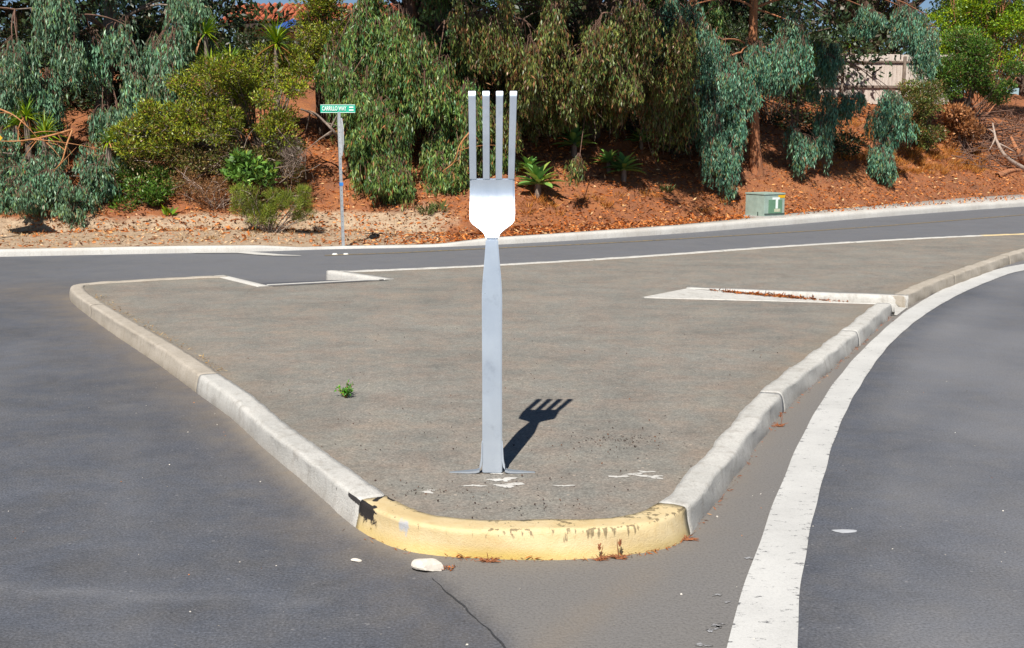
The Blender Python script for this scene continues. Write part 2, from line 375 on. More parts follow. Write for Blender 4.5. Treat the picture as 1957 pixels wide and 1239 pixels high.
def axis(segs):
    out = []
    for a, b, s in segs: out.append(np.arange(a, b - 1e-6, s))
    return np.concatenate(out + [[segs[-1][1]]])
gx = axis([(-300, -60, 24), (-60, -12, 4), (-12, -6, .5), (-6, 4, .085), (4, 12, .25), (12, 20, 1), (20, 60, 5), (60, 300, 24)])
gy = axis([(-300, -40, 26), (-40, 0, 4), (0, 3.6, .4), (3.6, 9.5, .07), (9.5, 17, .14), (17, 27, .4), (27, 60, 3), (60, 200, 14)])
X, Yg = np.meshgrid(gx, gy); Z = np.zeros_like(X)
Vr = np.stack([X, Yg, Z], -1).reshape(-1, 3)
ny, nx = X.shape; ii, jj = np.meshgrid(np.arange(ny - 1), np.arange(nx - 1), indexing='ij')
Fr = np.stack([ii * nx + jj, ii * nx + jj + 1, (ii + 1) * nx + jj + 1, (ii + 1) * nx + jj], -1).reshape(-1, 4)
# keep the road in front of the far kerb
ky = yK(Vr[:, 0]); keep = (Vr[:, 1] < ky + 5)[Fr].all(1); Fr = Fr[keep]
near = (np.abs(Vr[:, 0]) < 14) & (Vr[:, 1] > 2) & (Vr[:, 1] < 27)
dist = np.full(len(Vr), 9.0); fa = foot_all[::3]
idx = np.where(near)[0]
for s in range(0, len(idx), 20000):
    q = idx[s:s + 20000]; dist[q] = np.sqrt(((Vr[q, None, :2] - fa[None]) ** 2).sum(-1)).min(1)
wb = wob(Vr[:, 0] * 1.7, Vr[:, 1] * 1.7)
leftside = sstep(.4, -.6, Vr[:, 0]); farf = sstep(6, 10, Vr[:, 1])
dust = np.exp(-np.clip(dist + .03 * wb, 0, 9) / (.13 + .17 * leftside * farf)) * (.5 + .45 * leftside)
# older patch in front of the nose between the crack and the painted line
wlx = np.interp(Vr[:, 1], WL[::-1, 1], WL[::-1, 0]); crack = np.interp(Vr[:, 1], [2, 4.55, 5.0, 5.4, 6.0, 8, 12], [.55, -.03, -.24, -.44, -1.0, -2.0, -3.6])
gore = sstep(-.03, .12, Vr[:, 0] - crack + .025 * wb) * (Vr[:, 0] < wlx + .15) * (Vr[:, 1] < 15.5)
dust += .55 * np.exp(-((Vr[:, 0] - (.15 + (Vr[:, 1] - 4.55) * .62)) / .13) ** 2) * (Vr[:, 1] < 5.6) * gore * sstep(5.6, 5.2, Vr[:, 1])
dust += .22 * sstep(.4, .05, np.abs(Vr[:, 0] - crack + .2)) * (Vr[:, 1] < 6.2)      # grit beside the crack
dust += .5 * sstep(1.6, 0, np.abs(Vr[:, 0] + 7.0 + .4 * wb)) * sstep(1.6, 0, np.abs(Vr[:, 1] - 16.0))
wrx = np.interp(Vr[:, 1], WR[::-1, 1], WR[::-1, 0]); lane_sheen = sstep(.0, .5, Vr[:, 0] - wrx) * (Vr[:, 1] < 19)
lane_sheen = lane_sheen * (.55 + .35 * wob(Vr[:, 0] * .5, Vr[:, 1] * .5))
tr_ = np.exp(-((Vr[:, 1] - (5.15 - .13 * (Vr[:, 0] + 2.2) + .02 * (Vr[:, 0] + 2.2) ** 2)) / .05) ** 2) * (Vr[:, 0] < -.9) * .45 + np.exp(-((Vr[:, 0] + 3.6 + .25 * (Vr[:, 1] - 6) + .1 * wb) / .22) ** 2) * (Vr[:, 1] < 12) * .30 + np.exp(-((Vr[:, 0] + 2.1 + .32 * (Vr[:, 1] - 6)) / .18) ** 2) * (Vr[:, 1] < 9) * .22
lane_sheen = lane_sheen + tr_ * (.7 + .3 * wb) + .5 * sstep(15.5, 18, Vr[:, 1]) * sstep(-12, -4, Vr[:, 0])  # last term paints a pale grazing sheen onto the far road
road = link("road", meshnp("road", Vr, Fr, col=np.stack([np.clip(dust, 0, 1), gore, np.clip(lane_sheen, 0, 1)], 1), attrn="dust"), "asphalt"); struct(road)

# crack seam: a dark ragged tar line
def ribbon(name, P, wid, z, mt, parent=None, edge=True, attrn="edge"):
    P = np.asarray(P, float); t = np.gradient(P, axis=0); t /= np.linalg.norm(t, axis=1)[:, None]; nn = np.stack([-t[:, 1], t[:, 0]], 1)
    wid = np.broadcast_to(np.asarray(wid, float), (len(P),))
    a = P + nn * wid[:, None] / 2; b = P - nn * wid[:, None] / 2; k = len(P)
    return strip(name, a, b, z, mt, parent, attrn)
def strip(name, a, b, z, mt, parent=None, attrn="edge", cols=5):
    k = len(a); ts = np.linspace(0, 1, cols)
    Q = a[:, None] * (1 - ts)[None, :, None] + b[:, None] * ts[None, :, None]
    Vv = np.concatenate([Q, np.broadcast_to(np.asarray(z, float).reshape(-1, 1, 1), (k, cols, 1))], -1).reshape(-1, 3)
    i, j = np.meshgrid(np.arange(k - 1), np.arange(cols - 1), indexing='ij')
    Ff = np.stack([i * cols + j, i * cols + j + 1, (i + 1) * cols + j + 1, (i + 1) * cols + j], -1).reshape(-1, 4)
    ed = np.tile(np.abs(ts * 2 - 1) ** 4, k)
    me = meshnp(name, Vv, Ff, col=ed, attrn=attrn); o = link(name, me, mt, parent); return o
cy_ = np.linspace(3.0, 5.30, 70); cxx = np.interp(cy_, [2, 4.55, 5.0, 5.4], [.55, -.03, -.24, -.44]) + .004 * np.sin(cy_ * 23) + .003 * np.sin(cy_ * 51)
asphalt("tar", (.028, .029, .033), (.04, .04, .042), .3, False)
ck = ribbon("crack", np.stack([cxx, cy_], 1), .003 + .009 * np.abs(np.sin(cy_ * 7 + 1)) * np.abs(np.sin(cy_ * 2.3)), .0035, "tar"); struct(ck)

# white edge line: two clean-edged layers of paint
k = min(len(WL), len(WR)); 
def resamp(P, k):
    s = np.concatenate([[0], np.cumsum(np.linalg.norm(np.diff(P, axis=0), axis=1))]); t = np.linspace(0, s[-1], k)
    return np.stack([np.interp(t, s, P[:, 0]), np.interp(t, s, P[:, 1])], 1)
def soft(P, w):
    kk = np.hanning(2 * w + 1); kk /= kk.sum(); Q = np.pad(P, ((w, w), (0, 0)), mode='reflect', reflect_type='odd'); return np.stack([np.convolve(Q[:, i], kk, 'valid') for i in (0, 1)], 1)
a_, b_ = soft(resamp(WL, 340), 16), soft(resamp(WR, 340), 16)
sw = np.linspace(0, 90, 340)[:, None]; a_ = a_ + .003 * np.hstack([np.sin(sw * 1.3), np.sin(sw * .9)]); b_ = b_ + .003 * np.hstack([np.sin(sw * 1.7 + 1), np.sin(sw)])
o = strip("edge_line", a_, b_, .006, "paint_white", cols=7); struct(o)
# far road centre line
yc = catmull([(-3.41, 20.9), (-2.13, 21.38), (-.99, 21.97), (1.6, 23.25), (4.19, 24.81), (8.43, 27.62), (14.3, 32.24), (24, 40)], .3)
nn = normals2(yc)
o = ribbon("centre_line", yc, .12, .005, "paint_yellow"); struct(o)
# pale gutter tongue on the far side
o = strip("gutter", np.array([(-5.9, 21.36), (-5.0, 21.55), (-4.55, 21.25), (-4.2, 20.98), (-3.85, 20.82)]), np.array([(-5.95, 21.26), (-5.1, 21.3), (-4.7, 20.98), (-4.3, 20.78), (-3.8, 20.76)]), .012, "concrete_far", attrn="dirt")
for q in o.data.attributes["dirt"].data: q.value = 0
struct(o)
for i, px in enumerate((640, 661)):
    p = at(px, 487.5, 21.1); bm = bmesh.new()
    bmesh.ops.create_cone(bm, cap_ends=True, segments=14, radius1=.055, radius2=.035, depth=.022, matrix=Matrix.Translation((p.x, p.y, .011)))
    tag(bm_obj("pavement_marker", bm, "marker"), ("white round road stud in line with the street sign post", "white round road stud on the fork side of the street sign post")[i], "road stud", "road studs near the sign post")

# ------------------------------------------------------------------ traffic island
isl = bpy.data.objects.new("traffic_island", None); C.objects.link(isl); struct(isl)
PROF = [(.0, -.03), (.004, .02), (.012, .07), (.019, .118), (.021, .128), (.026, .140), (.036, .148), (.048, .1505), (.06, .151), (.10, .151), (.15, .150), (.185, .148), (.19, .10)]
def sweep(name, p, nn, mt, parent, prof=PROF, zs=1.0, dirtf=None, marks=None, jit=.004):
    k = len(p); q = len(prof); pr = np.array(prof)
    off = pr[None, :, 0] + jit * np.sin(p[:, :1] * 7.3 + p[:, 1:] * 5.1 + pr[None, :, 1] * 22) * 2
    XY = p[:, None] + nn[:, None] * off[..., None]
    off = off + .0018 * np.sin(p[:, :1] * 47 + pr[None, :, 1] * 60) * np.sin(p[:, 1:] * 39 + pr[None, :, 1] * 35)
    rg = R.normal(0, 1, off.shape); rg = (rg + np.roll(rg, 1, 0) + np.roll(rg, 1, 1)) * .0008; off = off + rg * (jit > .002)
    XY = p[:, None] + nn[:, None] * off[..., None]
    zz = rg * (jit > .002) * (pr[None, :, 1] > .1) + pr[None, :, 1] * np.ones((k, 1)) * zs + .0015 * np.sin(p[:, :1] * 11 + p[:, 1:] * 8) * (pr[None, :, 1] > .1)
    Vv = np.concatenate([XY, zz[..., None]], -1).reshape(-1, 3)
    i, j = np.meshgrid(np.arange(k - 1), np.arange(q - 1), indexing='ij')
    Ff = np.stack([i * q + j, i * q + j + 1, (i + 1) * q + j + 1, (i + 1) * q + j], -1).reshape(-1, 4)[:, ::-1]
    me = meshnp(name, Vv, Ff, smooth=True)
    # end caps
    bm = bmesh.new(); bm.from_mesh(me); bm.verts.ensure_lookup_table()
    for r0 in (0, (k - 1) * q):
        try: bm.faces.new([bm.verts[r0 + a] for a in range(q)])
        except ValueError: pass
    bmesh.ops.recalc_face_normals(bm, faces=bm.faces); bm.to_mesh(me); bm.free()
    d = np.exp(-np.clip(Vv[:, 2], 0, 1) / .03) * (.45 + .35 * wob(Vv[:, 0] * 4, Vv[:, 1] * 4))
    if dirtf is not None: d = d + dirtf(Vv)
    setcol(me, "dirt", np.clip(d, 0, .8).astype(np.float32))
    if mt == "concrete" and name == "kerb_unit":
        near_ = np.linalg.norm(Vv[:, :2] - np.array([-.95, 6.25]), axis=1) < .6; uu = nose_u(Vv); zv = Vv[:, 2]
        sf = near_ * (.95 * sstep(.10, .138, zv) * (zv < .1495) * sstep(-.30, -.12, uu) * (uu < .02) + .5 * np.exp(-((uu + .18) / .03) ** 2 - ((zv - .05) / .03) ** 2) + .6 * np.exp(-((uu + .36) / .05) ** 2 - ((zv - .12) / .03) ** 2))
        setcol(me, "scuff", sf.astype(np.float32))
    if marks is not None:
        mk, lo = marks(Vv); setcol(me, "marks", mk); setcol(me, "low", lo)
    return link(name, me, mt, parent)
def arclen(p): return np.concatenate([[0], np.cumsum(np.linalg.norm(np.diff(p, axis=0), axis=1))])
# nose limits on p1
iL = np.argmin(((p1 - np.array([-.86, 6.05])) ** 2).sum(1)); iR = np.argmin(((p1 - np.array([.95, 5.92])) ** 2).sum(1))
def nose_u(V):
    st = arclen(p1); a0 = max(0, iL - 60); q = p1[a0:iR + 1] ; k_ = np.argmin(((V[:, None, :2] - q[None]) ** 2).sum(-1), 1); return st[a0 + k_] - st[iL]
def nose_marks(V):
    x, y, z = V.T; w2 = wob(x * 6, y * 6 + z * 9)
    def blob(c, r, sq=(1, 1, 1)): return np.clip(1.25 - np.sqrt((((V - np.array(c)) / np.array(sq)) ** 2).sum(1)) / r, 0, 1)
    u = nose_u(V)
    cur = .11 + .20 * np.sqrt(np.clip((.155 - np.clip(z, 0, .155)) / .155, 0, 1))
    sc_ = .9 * np.exp(-((u - cur) / .014) ** 2) * (z < .146)
    sc_ = np.maximum(sc_, 1.05 * sstep(.07, .115, z) * (z < .1505) * sstep(.20, .12, u))
    sc_ = np.maximum(sc_, .54 * sstep(-.03, .12, z) * (z < .149) * sstep(cur + .01, cur - .04, u))
    ch = np.maximum(blob((-.56, 5.73, .11), .052, (.75, 1.2, 1.35)), blob((-.47, 5.69, .12), .026, (1.3, 1.2, 1)))
    ch = np.maximum(ch, .62 * blob((-.72, 5.93, .15), .03)); ch = np.maximum(ch, .6 * blob((.9, 5.87, .13), .035))
    dr = np.exp(-((z - .1485) / .004) ** 2) * (.16 + .14 * np.sin(x * 9 + 1)) + sstep(.055, .135, z) * (z < .149) * (.14 + .26 * np.exp(-((x - .52) / .22) ** 2) + .18 * np.exp(-((x - .1) / .18) ** 2) + .25 * np.exp(-((x - .9) / .06) ** 2))
    lo = sstep(.05, .01, z) * (.5 + .5 * np.exp(-((x + .1) / .35) ** 2))
    return np.stack([sc_, ch, dr], 1), lo
def scuffL(V):
    x, y, z = V.T; return 0 * x
sweep("painted_nose", p1[iL:iR + 1], n1[iL:iR + 1], "kerb_yellow", isl, marks=nose_marks)["label"] = "faded yellow painted rounded nose of the kerb with black tyre scuff"
# kerb units on both flanks, cut at joints about 3 m apart
def units(p, nn, i0, i1, step, mtf, gap=.0025):
    s = arclen(p); a = s[i0]; cuts = [a]
    while cuts[-1] + step * .6 < s[i1]: cuts.append(min(s[i1], cuts[-1] + step * (.85 + .3 * random.random())))
    if cuts[-1] < s[i1]: cuts[-1] = s[i1]
    for u, v in zip(cuts[:-1], cuts[1:]):
        ss = np.linspace(u + gap / 2, v - gap / 2, max(4, int((v - u) / .06)))
        pp = np.stack([np.interp(ss, s, p[:, 0]), np.interp(ss, s, p[:, 1])], 1)
        n_ = np.stack([np.interp(ss, s, nn[:, 0]), np.interp(ss, s, nn[:, 1])], 1); n_ /= np.linalg.norm(n_, axis=1)[:, None]
        dl = random.uniform(-.0025, .0025)
        sweep("kerb_unit", pp + n_ * dl, n_, mtf(pp.mean(0)), isl, zs=1 + random.uniform(-.012, .012))
def mt1(c): return "concrete_tan" if (c[1] > 9.45 and c[0] < 0) else "concrete"
iJ = np.argmin(((p1 - np.array([-2.64, 9.42])) ** 2).sum(1))
units(p1, n1, 0, iJ, 4.2, mt1); units(p1, n1, iJ, iL, 3.7, mt1); units(p1, n1, iR, len(p1) - 1, 2.9, mt1)
iT0 = np.argmin(((p2 - np.array([12.9, 24.25])) ** 2).sum(1)); iT1 = np.argmin(((p2 - np.array([9.6, 23.66])) ** 2).sum(1))
units(p2, n2, 0, iT0, 3.0, lambda c: "concrete_tan")
tipo = sweep("painted_tip", p2[iT0:iT1 + 1], n2[iT0:iT1 + 1], "kerb_yellow", isl, marks=lambda V: (np.zeros((len(V), 3)), np.zeros(len(V))))
units(p2, n2, iT1, len(p2) - 1, 3.0, lambda c: "concrete")
# returns of the two ramps
def wall(name, a, b, wid, mt, zt=.151):
    a = np.array(a); b = np.array(b); k = 24; t = np.linspace(0, 1, k)[:, None]; p = a * (1 - t) + b * t
    d = (b - a) / np.linalg.norm(b - a); nn = np.tile([[-d[1], d[0]]], (k, 1))
    if wid < 0: nn = -nn
    wid = abs(wid); pr = [(0, -.03), (.004, .1), (.012, .14), (.03, zt), (wid, zt), (wid, .05)]
    return sweep(name, p, nn, mt, isl, prof=pr, jit=.001)
wall("ramp_return", (2.30, 15.10), (4.97, 14.30), .17, "concrete")
wall("ramp_return", (4.60, 13.70), (1.66, 14.27), .05, "concrete", .149)
wall("ramp_return", (-1.80, 16.06), (-2.79, 17.15), -.17, "concrete_far")
wall("ramp_return", (-4.16, 16.62), (-3.26, 15.40), -.17, "concrete_far")
def slab(name, q, mt):
    q = [Vector(v) for v in q]; nu, nv = 24, 8; Vv = []
    for i in range(nu + 1):
        for j in range(nv + 1):
            a = q[0].lerp(q[1], i / nu); b = q[3].lerp(q[2], i / nu); Vv.append(a.lerp(b, j / nv))
    Ff = [(i * (nv + 1) + j, (i + 1) * (nv + 1) + j, (i + 1) * (nv + 1) + j + 1, i * (nv + 1) + j + 1) for i in range(nu) for j in range(nv)]
    me = meshnp(name, np.array(Vv), Ff); setcol(me, "dirt", np.zeros(len(Vv), np.float32)); setcol(me, "dust", np.zeros((len(Vv), 3)))
    return link(name, me, mt, isl)
slab("ramp", [(2.35, 15.16, .146), (4.99, 14.36, .008), (4.62, 13.66, .008), (1.62, 14.25, .146)], "concrete")
slab("ramp", [(-4.2, 16.62, .006), (-2.7, 17.2, .006), (-1.72, 16.02, .146), (-3.2, 15.33, .146)], "asphalt")
o = strip("ramp_lip", np.array([(-3.30, 15.40), (-1.80, 16.07)]), np.array([(-3.33, 15.50), (-1.83, 16.17)]), .1505, "concrete_far", isl, attrn="dirt")
for q in o.data.attributes["dirt"].data: q.value = 0
# infill
inner1 = p1[::6] + n1[::6] * .11; inner2 = p2[::5] + n2[::5] * .11
poly = list(map(tuple, inner1)) + [(4.45, 13.66), (1.66, 14.25), (2.33, 15.08), (4.9, 14.42)] + list(map(tuple, inner2)) + [(-2.6, 17.1), (-1.78, 16.07), (-3.27, 15.41), (-4.05, 16.45)]
polyA = np.array(poly)
def inside(P, q):
    x, y = P.T; c = np.zeros(len(P), bool); j = len(q) - 1
    for i in range(len(q)):
        xi, yi = q[i]; xj, yj = q[j]
        cond = ((yi > y) != (yj > y)) & (x < (xj - xi) * (y - yi) / (yj - yi + 1e-12) + xi); c ^= cond; j = i
    return c
gxx, gyy = np.meshgrid(np.arange(-6, 14, .16), np.arange(5.4, 25.4, .16)); GP = np.stack([gxx.ravel(), gyy.ravel()], 1) + R.uniform(-.03, .03, (gxx.size, 2))
GP = GP[inside(GP, polyA)]
dm = np.sqrt(((GP[:, None] - polyA[None]) ** 2).sum(-1)).min(1); GP = GP[dm > .06]
allp = [Vector(q) for q in poly] + [Vector(q) for q in GP]
nb = len(poly)
vo, eo, fo, *_ = delaunay_2d_cdt(allp, [(i, (i + 1) % nb) for i in range(nb)], [list(range(nb))], 1, 1e-5)
VV = np.array([(v.x, v.y) for v in vo]); FF = np.array([f for f in fo if len(f) == 3])
dd = np.sqrt(((VV[:, None] - foot_all[None, ::4]) ** 2).sum(-1)).min(1)
zz = .1405 + .0008 * wob(VV[:, 0] * .8, VV[:, 1] * .8) * sstep(.2, .6, dd)
wv = wob(VV[:, 0] * 2, VV[:, 1] * 2)
ds = np.exp(-np.clip(dd - .19 + .04 * wv, 0, 9) / .16) * (.4 + .5 * (VV[:, 1] > 9)) 
inf = link("infill", meshnp("infill", np.column_stack([VV, zz]), FF, col=np.stack([np.clip(ds, 0, .9), 0 * ds, 0 * ds], 1), attrn="dust"), "island_asphalt", isl)
# paint splashes on the infill
def splash(c, rx, ry, seed, z=.1428, parent=None, mtn="paint_splash"):
    r = random.Random(seed); k = 22; bm = bmesh.new(); ph = [r.uniform(0, 6) for _ in range(4)]
    vs_ = []
    for i in range(k):
        a = 2 * math.pi * i / k; rr = .62 + .25 * math.sin(2 * a + ph[0]) + .22 * math.sin(3 * a + ph[1]) + .14 * math.sin(7 * a + ph[2]) + r.uniform(-.1, .1)
        vs_.append(bm.verts.new((c[0] + rx * rr * math.cos(a), c[1] + ry * rr * math.sin(a), z)))
    ce = bm.verts.new((c[0], c[1], z))
    for i in range(k): bm.faces.new((ce, vs_[i], vs_[(i + 1) % k]))
    o = bm_obj("paint_mark", bm, mtn, parent or isl); setcol(o.data, "edge", np.array([.7] * k + [0], np.float32)); return o
for i, (c, rx, ry) in enumerate([((-.47, 6.24), .05, .03), ((-.05, 6.47), .075, .05), ((-.02, 6.36), .10, .045), ((-.22, 6.35), .07, .022), ((.62, 6.53), .06, .028), ((.74, 6.57), .09, .035), ((.84, 6.52), .07, .03), ((.80, 6.63), .05, .025), ((.30, 6.35), .06, .02), ((-.10, 6.60), .05, .03)]):
    splash(c, rx * 1.2, ry * 1.35, i)
# flecks of an older line beside the edge line
for i in range(14):
    yy = random.uniform(4.3, 5.6); xx = float(np.interp(yy, WL[::-1, 1], WL[::-1, 0])) - random.uniform(.02, .12); splash((xx, yy), random.uniform(.015, .04), random.uniform(.012, .03), 40 + i, .004, road, "paint_fleck")

# ------------------------------------------------------------------ far kerb, pavement, bank
xs = axis([(-60, -12, 2), (-12, 20, .25), (20, 60, 2)])
pk = np.stack([xs, yK(xs)], 1); nk = normals2(pk); hk = hK(xs)
fk = bpy.data.objects.new("far_kerb", None); C.objects.link(fk); struct(fk)
def kerb_run(i0, i1):
    p = pk[i0:i1 + 1]; nn = nk[i0:i1 + 1]; h = hk[i0:i1 + 1]
    wid = np.interp(p[:, 0], [-4, 0, 4, 16], [.16, .2, .3, 1.5])
    prof = [(0, -.05), (.01, .5), (.03, .93), (.06, 1.0), (1, 1.0), (1.001, .4)]
    Q = []
    for a, b in prof:
        off = (a if a <= .06 else None); o_ = np.full(len(p), a) if off is not None else wid * a
        zz_ = h * b if b > 0 else np.full(len(p), -.05)
        if a > .06: zz_ = zz_ + .06 * (wid - .16) * (b == 1.0)
        Q.append(np.column_stack([p + nn * o_[:, None], zz_ + .012]))
    Q = np.stack(Q, 1); k, q = Q.shape[:2]
    i, j = np.meshgrid(np.arange(k - 1), np.arange(q - 1), indexing='ij')
    Ff = np.stack([i * q + j, (i + 1) * q + j, (i + 1) * q + j + 1, i * q + j + 1], -1).reshape(-1, 4)
    me = meshnp("kerb_unit", Q.reshape(-1, 3), Ff); 
    setcol(me, "dirt", np.clip(.25 * wob(Q[..., 0].ravel() * 3, Q[..., 1].ravel() * 3), 0, .5).astype(np.float32))
    link("kerb_unit", me, "concrete_far", fk)
i = 0
while i < len(xs) - 1:
    j = min(len(xs) - 1, i + (10 if -12 <= xs[i] < 19 else 3)); kerb_run(i, j); i = j

tx = axis([(-200, -60, 20), (-60, -20, 4), (-20, -13, .8), (-13, 17, .16), (17, 26, .8), (26, 60, 4), (60, 200, 20)])
td = axis([(.10, 1, .15), (1, 14, .16), (14, 30, .8), (30, 60, 5), (60, 300, 30)])
TX, TD = np.meshgrid(tx, td); TY = yK(TX) + TD; TZ = tz(TX, TY)
m_ = slopeK(TX); dperp = TD / np.sqrt(1 + m_ ** 2)
TZ[0] -= .25
tanm = sstep(-.2, -2.6, TX - .25 * wob(TX, TY)) * sstep(3.9, 2.7, dperp) + .75 * sstep(.5, .1, dperp) * (TX < 0)
Vt = np.stack([TX, TY, TZ], -1).reshape(-1, 3); ny, nx = TX.shape; ii, jj = np.meshgrid(np.arange(ny - 1), np.arange(nx - 1), indexing='ij')
Ft = np.stack([ii * nx + jj, ii * nx + jj + 1, (ii + 1) * nx + jj + 1, (ii + 1) * nx + jj], -1).reshape(-1, 4)
bank = link("bank_terrain", meshnp("bank_terrain", Vt, Ft, col=np.stack([np.clip(tanm.ravel(), 0, 1), 0 * tanm.ravel(), 0 * tanm.ravel()], 1), attrn="soil", smooth=True), "soil"); struct(bank)

# ------------------------------------------------------------------ fork sculpture
FB = Vector((-.117, 6.59, .1435))
fork = thing("fork_sculpture", "giant upright silver metal dinner fork standing on the traffic island", "fork", FB)
def zf(py, dy=0): return at(941, py, FB.y + dy).z - FB.z
SC = (at(1000, 500, 6.59).x - at(900, 500, 6.59).x) / 100      # metres per picture unit at the fork
z460, z375, z345, z172 = zf(460), zf(372), zf(345), zf(172)
PZ = np.linspace(-.02, z172 + .02, 900)
_sl = np.interp(PZ, [0, z460 * .9, z460 - .012, z460 + .012, zf(405), zf(380), zf(362), z345 + .02, z172 - .034, z172 - .022, z172], [.06, .075, .075, .44, .44, .24, .02, -.12, -.12, .25, .25])
PYY = np.cumsum(_sl) * (PZ[1] - PZ[0])
def prof_y(z):          # lean of the plate
    return float(np.interp(z, PZ, PYY))
def plate(name, rows, thick, parent, cols=8, bev=.006):
    """rows: (z, x0, x1). A bent plate with real thickness."""
    V_, F_ = [], []; k = len(rows); c = cols
    for side in (0, 1):
        for (z, x0, x1) in rows:
            dz = .01; sl_ = (prof_y(z + dz) - prof_y(z - dz)) / (2 * dz); nrm = Vector((0, -1, sl_)).normalized()
            for j in range(c + 1):
                x = x0 + (x1 - x0) * j / c
                pt = Vector((x, prof_y(z), z)); 
                if side: pt = pt - nrm * thick
                V_.append(pt)
    S = k * (c + 1)
    for i in range(k - 1):
        for j in range(c):
            a = i * (c + 1) + j; F_.append((a, a + 1, a + c + 2, a + c + 1)); F_.append((S + a, S + a + c + 1, S + a + c + 2, S + a + 1))
        a = i * (c + 1); F_.append((a, a + c + 1, S + a + c + 1, S + a)); a += c; F_.append((a, S + a, S + a + c + 1, a + c + 1))
    for j in range(c):
        F_.append((j, S + j, S + j + 1, j + 1)); a = (k - 1) * (c + 1) + j; F_.append((a, a + 1, S + a + 1, S + a))
    bm = bmesh.new(); vv = [bm.verts.new(v) for v in V_]
    for f in F_: bm.faces.new([vv[q] for q in f])
    bmesh.ops.recalc_face_normals(bm, faces=bm.faces)
    es = [e for e in bm.edges if len(e.link_faces) == 2 and e.calc_face_angle() > 1.0]
    bmesh.ops.bevel(bm, geom=es, offset=bev, segments=2, affect='EDGES')
    for f in bm.faces: f.smooth = True
    for e in bm.edges:
        if len(e.link_faces) == 2 and e.calc_face_angle() > .6: e.smooth = False
    return bm_obj(name, bm, "steel", parent)
def smooth_obj(o):
    for q in o.data.polygons: q.use_smooth = True
wpts = [(903, 39), (840, 39), (720, 38.6), (640, 39), (580, 39.5), (560, 39), (535, 36), (515, 32), (495, 28.5), (475, 25.5), (460, 24)]
hp = []
for zq in np.linspace(0, z460, 40):
    py = np.interp(zq, [zf(a) for a, _ in wpts], [a for a, _ in wpts]); wv_ = np.interp(zq, [zf(a) for a, _ in wpts], [b for _, b in wpts]); hp.append((zq, -wv_ * SC / 2, wv_ * SC / 2))
smooth_obj(plate("handle", hp, .045, fork))
bw = [(460, 24), (455, 25.5), (450, 29), (445, 37), (440, 50), (435, 64), (430, 77), (425, 84.5), (420, 87), (410, 88), (372, 88), (350, 87), (344, 87)]
bp = []
for zq in np.linspace(z460, zf(344), 60):
    wv_ = np.interp(zq, [zf(a) for a, _ in bw], [b for _, b in bw]); bp.append((zq, -wv_ * SC / 2 + .001, wv_ * SC / 2 + .001))
smooth_obj(plate("head", bp, .028, fork, 14, .009))
zt = zf(344)
for x0, x1, u0, u1 in ((-43.5, -30.5, -44.5, -30.5), (-17.5, -4.8, -17.5, -4.0), (7.2, 19.6, 8.5, 22.0), (31.2, 43.5, 35, 48.5)):
    rows = [(zt - .004 + (z172 - zt + .004) * t, (x0 + (u0 - x0) * t) * SC, (x1 + (u1 - x1) * t) * SC) for t in np.concatenate([np.linspace(0, .9, 14), np.linspace(.92, 1, 14)])]
    smooth_obj(plate("tine", rows, .027, fork, 3, .002))
# splayed foot brackets: upright tongue on the handle side, curved, then flat taper on the ground
for s in (-1, 1):
    pts = [(.0575, .19, .005), (.0578, .13, .007), (.0585, .075, .010), (.063, .042, .013), (.075, .022, .014), (.098, .014, .013), (.15, .009, .010), (.255, .003, .004)]
    bm = bmesh.new(); L0 = []
    hwid = [.012, .018, .022, .024, .024, .024, .02, .006]
    for (x, z, th), hw in zip(pts, hwid):
        up = z > .03
        q = [(x, .022 - hw, z), (x, .022 + hw, z), (x + th * (1 if up else 0), .022 + hw, z - (0 if up else th) + 0), (x + th * (1 if up else 0), .022 - hw, z - (0 if up else th))]
        L0.append([bm.verts.new((s * a, b, max(c, -.004))) for a, b, c in q])
    for a, b in zip(L0[:-1], L0[1:]):
        for j in range(4): bm.faces.new((a[j], a[(j + 1) % 4], b[(j + 1) % 4], b[j]))
    bm.faces.new(L0[0]); bm.faces.new(L0[-1][::-1])
    bm_obj("foot_bracket", bm, "steel", fork)

# ------------------------------------------------------------------ street sign
SP = at(656, 471, 22.3); SP.z = float(tz(SP.x, SP.y))
sg = thing("street_sign", "tall galvanised post with green street name plate and a stop sign seen edge-on", "street sign", SP)
D_ = SP.y; ms = D_ / FOC
ptop = at(653, 224, D_).z - SP.z
bm = bmesh.new(); box(bm, (0, 0, ptop / 2 - .1), (.052, .052, ptop + .2), .35)
po = bm_obj("post", bm, "galv", sg)
lean = (653 - 656) * ms / ptop
po.rotation_euler = (0, lean, 0)
for zq in np.arange(.2, ptop - .1, .1):
    bm = bmesh.new(); box(bm, (.008 + lean * zq, -.0275, zq), (.010, .003, .010), .35); bm_obj("punched_hole", bm, "box_dark", sg)
zc = (at(653, 208, D_).z - SP.z); wd, hd = 66 * ms, 15.5 * ms; xo = (652 - 656) * ms
bm = bmesh.new(); box(bm, (xo, -.005, zc), (wd, .008, hd), -.04, .002); nb_ = bm_obj("name_plate", bm, "sign_green", sg)
def txt(s, size, loc, parent, name, mtn, rz=0, sx=1):
    cu = bpy.data.curves.new(name, 'FONT'); cu.body = s; cu.size = size; cu.align_x = 'LEFT'; cu.align_y = 'CENTER'; cu.extrude = .0012; cu.offset = .0022
    o = bpy.data.objects.new("tmp", cu); C.objects.link(o); dg = bpy.context.evaluated_depsgraph_get(); me = bpy.data.meshes.new_from_object(o.evaluated_get(dg))
    bpy.data.objects.remove(o); q = link(name, me, mtn, parent); q.location = loc; q.rotation_euler = (math.pi / 2, 0, rz); q.scale = (sx, 1, 1); return q
t_ = txt("CARRILLO WAY", hd * .70, (xo - wd * .45, -.0125, zc), nb_, "lettering", "sign_white", -.04)
